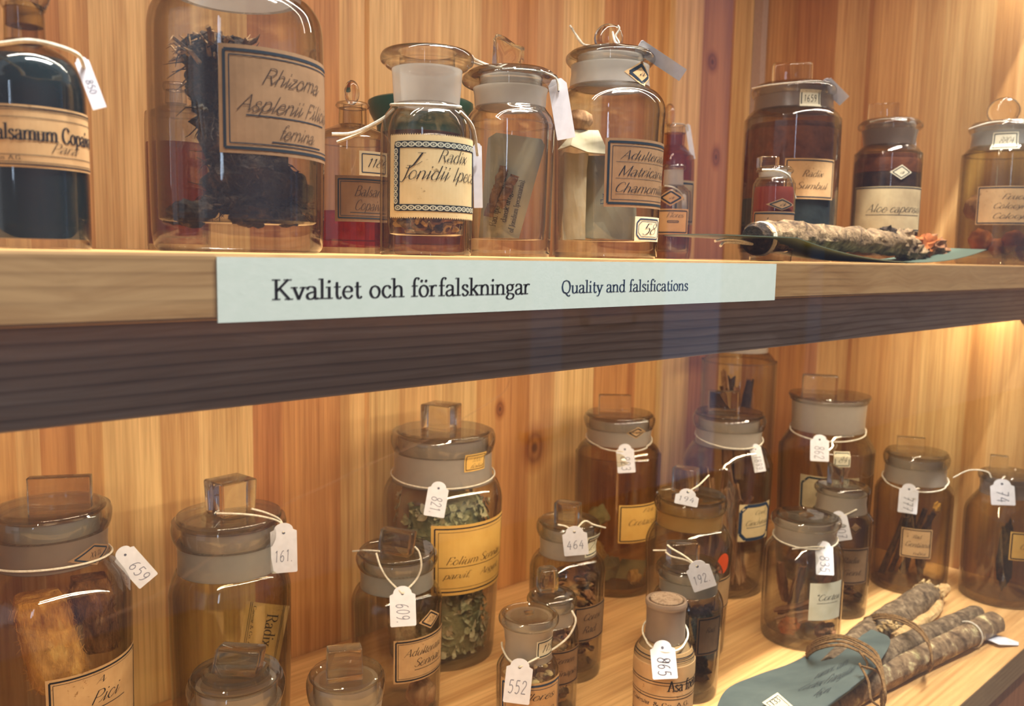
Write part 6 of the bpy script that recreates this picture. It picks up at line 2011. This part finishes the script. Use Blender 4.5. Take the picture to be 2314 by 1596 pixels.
# ------------------------------------------------------------------ root on the green card tray, upper right
tx0, tx1 = 1496, 2330
b = MB()
n, m = 26, 6
vs = []
y0, y1 = 13.0 * H, 16.6 * H
xa, xb = on_y(1560, 590, 13.2 * H).x, on_y(2210, 590, 13.2 * H).x
for i in range(n + 1):
    f = i / n
    for j in range(m + 1):
        g = j / m
        y = 12.9 * H + (15.2 * H - 12.9 * H) * g
        xa_ = on_y(1640 + (1500 - 1640) * g, 570, y).x
        x = xa_ + (xb - xa_) * f
        prof = .0155 * abs(f - .62) ** 2.2 * 5.2 if f < .62 else .012 * (abs(f - .62) / .38) ** 2
        z = ZU + .0012 + min(prof, .0125) + .0010 * math.sin(g * 3 + f * 5) * .5
        vs.append(Vector((x, y, max(z, ZU + .0006))))
K = len(vs)
vs += [v - Vector((0, 0, .0005)) for v in vs]
fs = []
for i in range(n):
    for j in range(m):
        q = (i * (m + 1) + j, (i + 1) * (m + 1) + j, (i + 1) * (m + 1) + j + 1, i * (m + 1) + j + 1)
        fs += [q, tuple(K + x for x in q[::-1])]
rim = [(i * (m + 1), (i + 1) * (m + 1)) for i in range(n)] + [(i * (m + 1) + m, (i + 1) * (m + 1) + m) for i in range(n)] + [(j, j + 1) for j in range(m)] + [(n * (m + 1) + j, n * (m + 1) + j + 1) for j in range(m)]
fs += [(a, c, K + c, K + a) for a, c in rim]
tag(MB().add(vs, fs).build('card_tray', M['green_card']), 'curled dark green card tray under the pale root on the upper shelf', 'tray')

yr_ = 14.3 * H


def up(px, py, y=yr_):
    return on_y(px, py, y)


pp = catmull([up(1712, 536), up(1760, 533), up(1830, 536), up(1920, 541), up(1980, 545), up(2030, 550)], 6)
rad0 = [.0088, .0090, .0086, .0084, .0086, .0094]
rr = [v.x for v in catmull([(r, 0, 0) for r in rad0], 6)]
wb = lambda i, k: 1 + .30 * noise.fractal(Vector((i * .45, math.cos(k * .26) * 1.5, math.sin(k * .26) * 1.5)), .8, 2, 4)
root = thing('dried_root', up(1712, 540), 'pale knobbly root lying on the green card tray', 'root')
o0 = root.location.copy()
o = MB().tube([p - o0 for p in pp], rr, 24, 0, False, wb).build('stem', M['bark_birch'], root)
b = MB().tube([up(1700, 541) - o0, up(1706, 541) - o0, up(1716, 540) - o0], [.0080, .0096, .0098], 24)
b.build('cut_end', M['root_dark'], root)['label'] = 'dark cut end'
for i, (px, py, rx, ry, rz, mm) in enumerate(((2035, 548, .017, .010, .0105, 'bark_birch'), (2085, 556, .014, .010, .009, 'orange_root'), (2060, 572, .016, .009, .0065, 'bark_birch'), (2005, 532, .010, .007, .006, 'root_dark'), (2118, 566, .012, .008, .0075, 'bark'))):
    lump('knot', up(px, py) - o0, rx, ry, rz, .55, 1.9, M[mm], None, None, 50 + i, None, (24, 14), None, None, root)
for i, (p0, p1, r0) in enumerate((((2095, 570), (2165, 576), .0042), ((2085, 548), (2118, 530), .0030), ((2010, 535), (2025, 520), .0028), ((2060, 580), (2100, 590), .003))):
    a, c = up(*p0) - o0, up(*p1) - o0
    mid = a.lerp(c, .5) + Vector((0, 0, .001))
    MB().tube(catmull([a, mid, c], 4), [r0 * (1 - k / 10) for k in range(9)], 10, 0, False, lambda i_, k: 1 + .25 * noise.noise(Vector((i_ * .6, k, 1)))).build('rootlet', M['bark'], root)
b = MB()
for k in range(3):
    x = 1716 + k * 3
    c = up(x, 540) - o0
    b.tube([c + Vector((0, .0100 * math.cos(a), .0100 * math.sin(a))) for a in [2 * math.pi * q / 20 for q in range(20)]], .0006, 6, 0, True)
b.tube(catmull([up(1700, 552, 13.9 * H) - o0, up(1670, 543, 13.6 * H) - o0, up(1640, 541, 13.4 * H) - o0, up(1616, 545, 13.4 * H) - o0], 4), .0008, 6)
b.tube(catmull([up(1700, 552, 13.9 * H) - o0, up(1660, 548, 13.6 * H) - o0, up(1636, 548, 13.4 * H) - o0, up(1628, 556, 13.3 * H) - o0], 4), .0008, 6)
b.build('string', M['string'], root)

# little glass dish with shavings at the right edge
px, py = 2296, 560
P = on_y(px, py, 12.95 * H)
J = thing('glass_dish', (P.x, P.y, ZU), 'small thick glass dish of orange shavings at the right end of the shelf', 'glass dish')
dr = .0115
MB().lathe([(0, .0), (dr * .75, 0), (dr * .86, .002), (dr * .98, .012), (dr, .0165), (dr * .94, .0165), (dr * .86, .012), (dr * .7, .0035), (0, .003)], 40).build('bowl', M['clear_wavy'], J)
b = MB()
for i in range(40):
    a = rnd.uniform(0, 6.28)
    r = dr * .7 * math.sqrt(rnd.random())
    c = Vector((r * math.cos(a), r * math.sin(a), .005 + rnd.uniform(0, .010)))
    d = Vector((rnd.uniform(-1, 1), rnd.uniform(-1, 1), rnd.uniform(-.6, .6))).normalized() * .0024
    b.tube([c - d, c + Vector((0, 0, .0008)), c + d], .0004, 5)
o = b.build('wood_shavings', M['orange_root'], loc=(P.x, P.y, ZU))
tag(o, 'orange-brown shavings heaped in the small glass dish', 'shavings', None, 'stuff')

# ------------------------------------------------------------------ bundle of sticks on the lower shelf
def zp(px, py, h=0.0):
    return on_z(px, py, ZL + h)


def stick(name, label, pts, rads, mat, group=None, seg=20, amp=.14, ends=None, freq=.3):
    pp = catmull(pts, 8)
    rr = [v.x for v in catmull([(r, 0, 0) for r in rads], 8)]
    s = rnd.uniform(0, 50)
    wb = lambda i, k: 1 + amp * noise.fractal(Vector((i * freq + s, math.cos(k * 6.28 / seg) * 1.3, math.sin(k * 6.28 / seg) * 1.3)), .8, 2, 4)
    root = thing(name, pp[0], label, 'stick', group)
    o0 = pp[0].copy()
    MB().tube([p - o0 for p in pp], rr, seg, 0, False, wb).build('bark', M[mat], root)
    if ends:
        for k, m in ends:
            e, e2 = pp[k], pp[k + (1 if k == 0 else -1)]
            d = (e - e2).normalized()
            MB().tube([e - o0 - d * .0004, e - o0 + d * .0006], [rr[k] * .92, rr[k] * .86], seg).build('cut_end', M[m], root)
    return root, pp, rr


ra = .0094
A0, A1, A2, A3 = zp(1790, 1640, ra), zp(1940, 1556, ra), zp(2090, 1482, ra), zp(2248, 1408, ra)
stickA, ppA, rrA = stick('stick', 'front stick of the bundle with pale lichen patches and a white string at its end', [A0, A1, A2, A3], [ra, ra * .98, ra, ra * .92], 'bark_lichen', ends=[(-1, 'bark')])
rb = .0088
stickB, ppB, rrB = stick('stick', 'middle stick of the bundle with a rounded smooth end', [zp(1905, 1545, .016), zp(2010, 1478, .016), zp(2110, 1432, .014), zp(2206, 1390, .012)], [rb, rb, rb * 1.02, rb * .92], 'bark_grey', ends=[(-1, 'bark_grey')])
rc_ = .0118
stickC, ppC, rrC = stick('stick', 'thick rear stick of the bundle with a torn pale upper end', [zp(1880, 1520, .012), zp(1960, 1440, .013), zp(2040, 1385, .014), zp(2098, 1345, .015)], [rc_ * .9, rc_, rc_, rc_], 'bark_grey')
e0 = ppC[-1] - stickC.location
dC = (ppC[-1] - ppC[-3]).normalized()
b = MB()
for i in range(70):
    a = rnd.uniform(0, 6.28)
    r = rc_ * math.sqrt(rnd.random())
    side = dC.orthogonal().normalized()
    q = Matrix.Rotation(a, 3, dC) @ side
    p0 = e0 + q * r - dC * .004
    b.tube([p0, p0 + dC * rnd.uniform(.004, .007) + q * rnd.uniform(0, .002)], [.0016, .0007], 5)
t_ = b.build('torn_end', M['tornwood'], stickC)
t_['label'] = 'pale splintered end'
t_['kind'] = 'stuff'
b = MB()
for i in range(46):
    px, py = rnd.uniform(1975, 2030), rnd.uniform(1402, 1424)
    p0 = zp(px, py, .022)
    d = Vector((rnd.uniform(-1, 1), rnd.uniform(-1, 1), rnd.uniform(-.2, .6))).normalized()
    b.tube([p0 - stickC.location, p0 - stickC.location + d * .0035], [.0014, .0006], 5)
t_ = b.build('split_wood', M['tornwood'], stickC)
t_['label'] = 'pale split wood showing beside the blue paper'
t_['kind'] = 'stuff'
stick('stick', 'thin crooked twig with an orange end between the thick sticks', [zp(2010, 1446, .010), zp(2070, 1416, .010), zp(2112, 1384, .011), zp(2122, 1350, .012), zp(2136, 1330, .013)], [.005, .005, .0048, .0042, .0046], 'chip_tan', amp=.25)
stick('stick', 'slender dark twig lying between the front and the middle stick', [zp(1960, 1520, .010), zp(2060, 1470, .010), zp(2160, 1430, .009)], [.0036, .0036, .003], 'bark_pale', amp=.2)

# slate blue paper wrapped over the sticks
rows = [((1610, 1625), (1640, 1560), (1705, 1528), (1782, 1502)),
        ((1700, 1655), (1735, 1588), (1800, 1545), (1848, 1468)),
        ((1800, 1650), (1840, 1588), (1890, 1512), (1900, 1440)),
        ((1870, 1600), (1930, 1545), (1955, 1480), (1934, 1420)),
        ((1945, 1545), (1985, 1500), (2012, 1446), (1975, 1424))]
hts = [(.030, .026, .014, .004), (.032, .034, .024, .006), (.034, .036, .030, .012), (.034, .036, .032, .018), (.032, .034, .031, .024)]
g = []
for rw, hh in zip(rows, hts):
    g.append(catmull([zp(px, py, h) for (px, py), h in zip(rw, hh)], 6))
cols = list(zip(*g))
fine = [catmull(c, 6) for c in cols]
vs = [v for c in fine for v in c]
nc, nr = len(fine), len(fine[0])
K = len(vs)
vs2 = [v - Vector((0, 0, .0005)) for v in vs]
fs = []
for i in range(nc - 1):
    for j in range(nr - 1):
        q = (i * nr + j, (i + 1) * nr + j, (i + 1) * nr + j + 1, i * nr + j + 1)
        fs += [q, tuple(K + x for x in q[::-1])]
edge = [(i * nr, (i + 1) * nr) for i in range(nc - 1)] + [(i * nr + nr - 1, (i + 1) * nr + nr - 1) for i in range(nc - 1)] + [(j, j + 1) for j in range(nr - 1)] + [((nc - 1) * nr + j, (nc - 1) * nr + j + 1) for j in range(nr - 1)]
fs += [(a, c, K + c, K + a) for a, c in edge]
wrap = thing('paper_wrapper', vs[0], 'slate blue paper wrapped round the near end of the stick bundle', 'paper')
wo = wrap.location.copy()
b = MB().add([v - wo for v in vs + vs2], fs, 0)


def on_wrap(i, j, o=.0007):
    i = max(0, min(nc - 1.001, i))
    j = max(0, min(nr - 1.001, j))
    i0, j0 = int(i), int(j)
    fi, fj = i - i0, j - j0
    p = fine[i0][j0].lerp(fine[i0 + 1][j0], fi).lerp(fine[i0][j0 + 1].lerp(fine[i0 + 1][j0 + 1], fi), fj)
    return p - wo + Vector((0, -.3, 1)).normalized() * o


for s_, i0, j0, sc, capi in (('Cortex Frangulae', 9.5, 7.5, 8.5, 1.5), ('ramor. cum', 11.8, 8.5, 5.5, 1.4), ('lign.', 7.3, 11, 2.4, 1.3)):
    polys, adv = lettering(s_, 'hand')
    for pl in polys:
        b.add([on_wrap(i0 - 0 + py * capi, j0 + px / adv * sc) for px, py in pl], [tuple(range(len(pl)))], 1)
b.build('sheet', [M['slate_paper'], M['navy']], wrap, recalc=False)
# number label on the paper
lp = [zp(px, py, .0372) for px, py in ((1722, 1588), (1757, 1565), (1792, 1596), (1770, 1622))]
ctr = sum(lp, Vector()) / 4
b = MB()
b.add([p - wo for p in lp], [(0, 1, 2, 3)], 0)
ins = [ctr.lerp(p, .76) + (CAM - ctr).normalized() * .0002 for p in lp]
for k in range(4):
    a, c = ins[k], ins[(k + 1) % 4]
    a2, c2 = ctr.lerp(a, .93), ctr.lerp(c, .93)
    b.add([a - wo, c - wo, c2 - wo, a2 - wo], [(0, 1, 2, 3)], 1)
ex, ey = (lp[1] - lp[0]) * .45 + (lp[2] - lp[3]) * .0, (lp[0] - lp[3]) * .34
polys, adv = lettering('133', 'print')
for pl in polys:
    b.add([lp[0].lerp(lp[2], .28) - wo + (lp[2] - lp[1]) * .18 + (CAM - ctr).normalized() * .0003 + (lp[1] - lp[0]) * (px / adv * .5) + (lp[1] - lp[2]) * (py * .30) for px, py in pl], [tuple(range(len(pl)))], 1)
b.build('number_label', [M['ivory'], M['navy']], wrap, smooth=False, recalc=False)['label'] = 'cream number label with a blue frame'

# twine
def ring(pxs, h, r=.0007, k=1, jit=.0028):
    b = MB()
    for q in range(k):
        off = (q - (k - 1) / 2) * jit
        pts = [zp(px, py, hh) + Vector((off + rnd.uniform(-.001, .001), off * .5, rnd.uniform(0, .0012))) for (px, py), hh in zip(pxs, h)]
        b.tube(catmull(pts, 5), r, 6)
    return b


b = ring([(1822, 1478), (1850, 1458), (1898, 1450), (1950, 1468), (1985, 1500), (2000, 1560), (1990, 1590)], [.006, .030, .040, .042, .042, .034, .012], k=7)
for c in ([(1942, 1500), (1962, 1540), (1968, 1580), (1985, 1596)], [(1945, 1505), (1985, 1520), (1996, 1560), (1998, 1600)], [(1940, 1470), (1960, 1500), (1950, 1520), (1935, 1500)]):
    b.tube(catmull([zp(px, py, .044 - .006 * i) for i, (px, py) in enumerate(c)], 5), .0008, 6)
tag(b.build('twine', M['twine']), 'brown twine wound over the slate blue paper of the stick bundle', 'twine')
b = ring([(1952, 1406), (1990, 1394), (2035, 1400), (2075, 1422), (2098, 1456), (2106, 1496), (2098, 1512)], [.014, .030, .034, .034, .030, .022, .008], k=5, jit=.0024)
tag(b.build('twine', M['twine']), 'brown twine tied round the middle of the bare sticks', 'twine')

# white tag of the bundle
Ph, Pb = zp(2228, 1446, .004), zp(2302, 1452, .0006)
d = (Pb - Ph)
w = d.cross(Vector((0, 0, 1))).normalized() * .0085
if proj(Ph + w)[1] < proj(Ph)[1]:
    w = -w
root = thing('string_tag', Ph, 'white paper tag lying on the shelf at the end of the front stick', 'tag', NUM)
k = [Ph + d * .02 - w * .5, Ph + d * .16 - w, Ph + d * .80 - w * 1.0, Ph + d * 1.0, Ph + d * .84 + w * .7, Ph + d * .2 + w * .9]
k = [Vector((p.x, p.y, max(p.z, ZL + .0008))) for p in k]
b = MB()
b.add([p - Ph for p in k] + [p - Ph - Vector((0, 0, .0004)) for p in k], [tuple(range(6)), tuple(range(11, 5, -1))] + [(i, 6 + i, 6 + (i + 1) % 6, (i + 1) % 6) for i in range(6)])
polys, adv = lettering('KL 5416', 'pencil')
for pl in polys:
    b.add([d * (.22 + px / adv * .55) + w * (.25 - py * .55) + Vector((0, 0, (.0003 + (k[1].z - Ph.z) * (1 - .22 - px / adv * .55)))) for px, py in pl], [tuple(range(len(pl)))], 1)
b.build('card', [M['card'], M['pencil_dark']], root, smooth=False)
e = ppA[-4]
b = MB()
dA = (ppA[-1] - ppA[-5]).normalized()
sd = dA.orthogonal().normalized()
b.tube([e + (Matrix.Rotation(2 * math.pi * q / 20, 3, dA) @ sd) * (rrA[-4] * 1.1 + .0005) - Ph for q in range(20)], .0007, 6, 0, True)
b.build('string', M['string'], root)
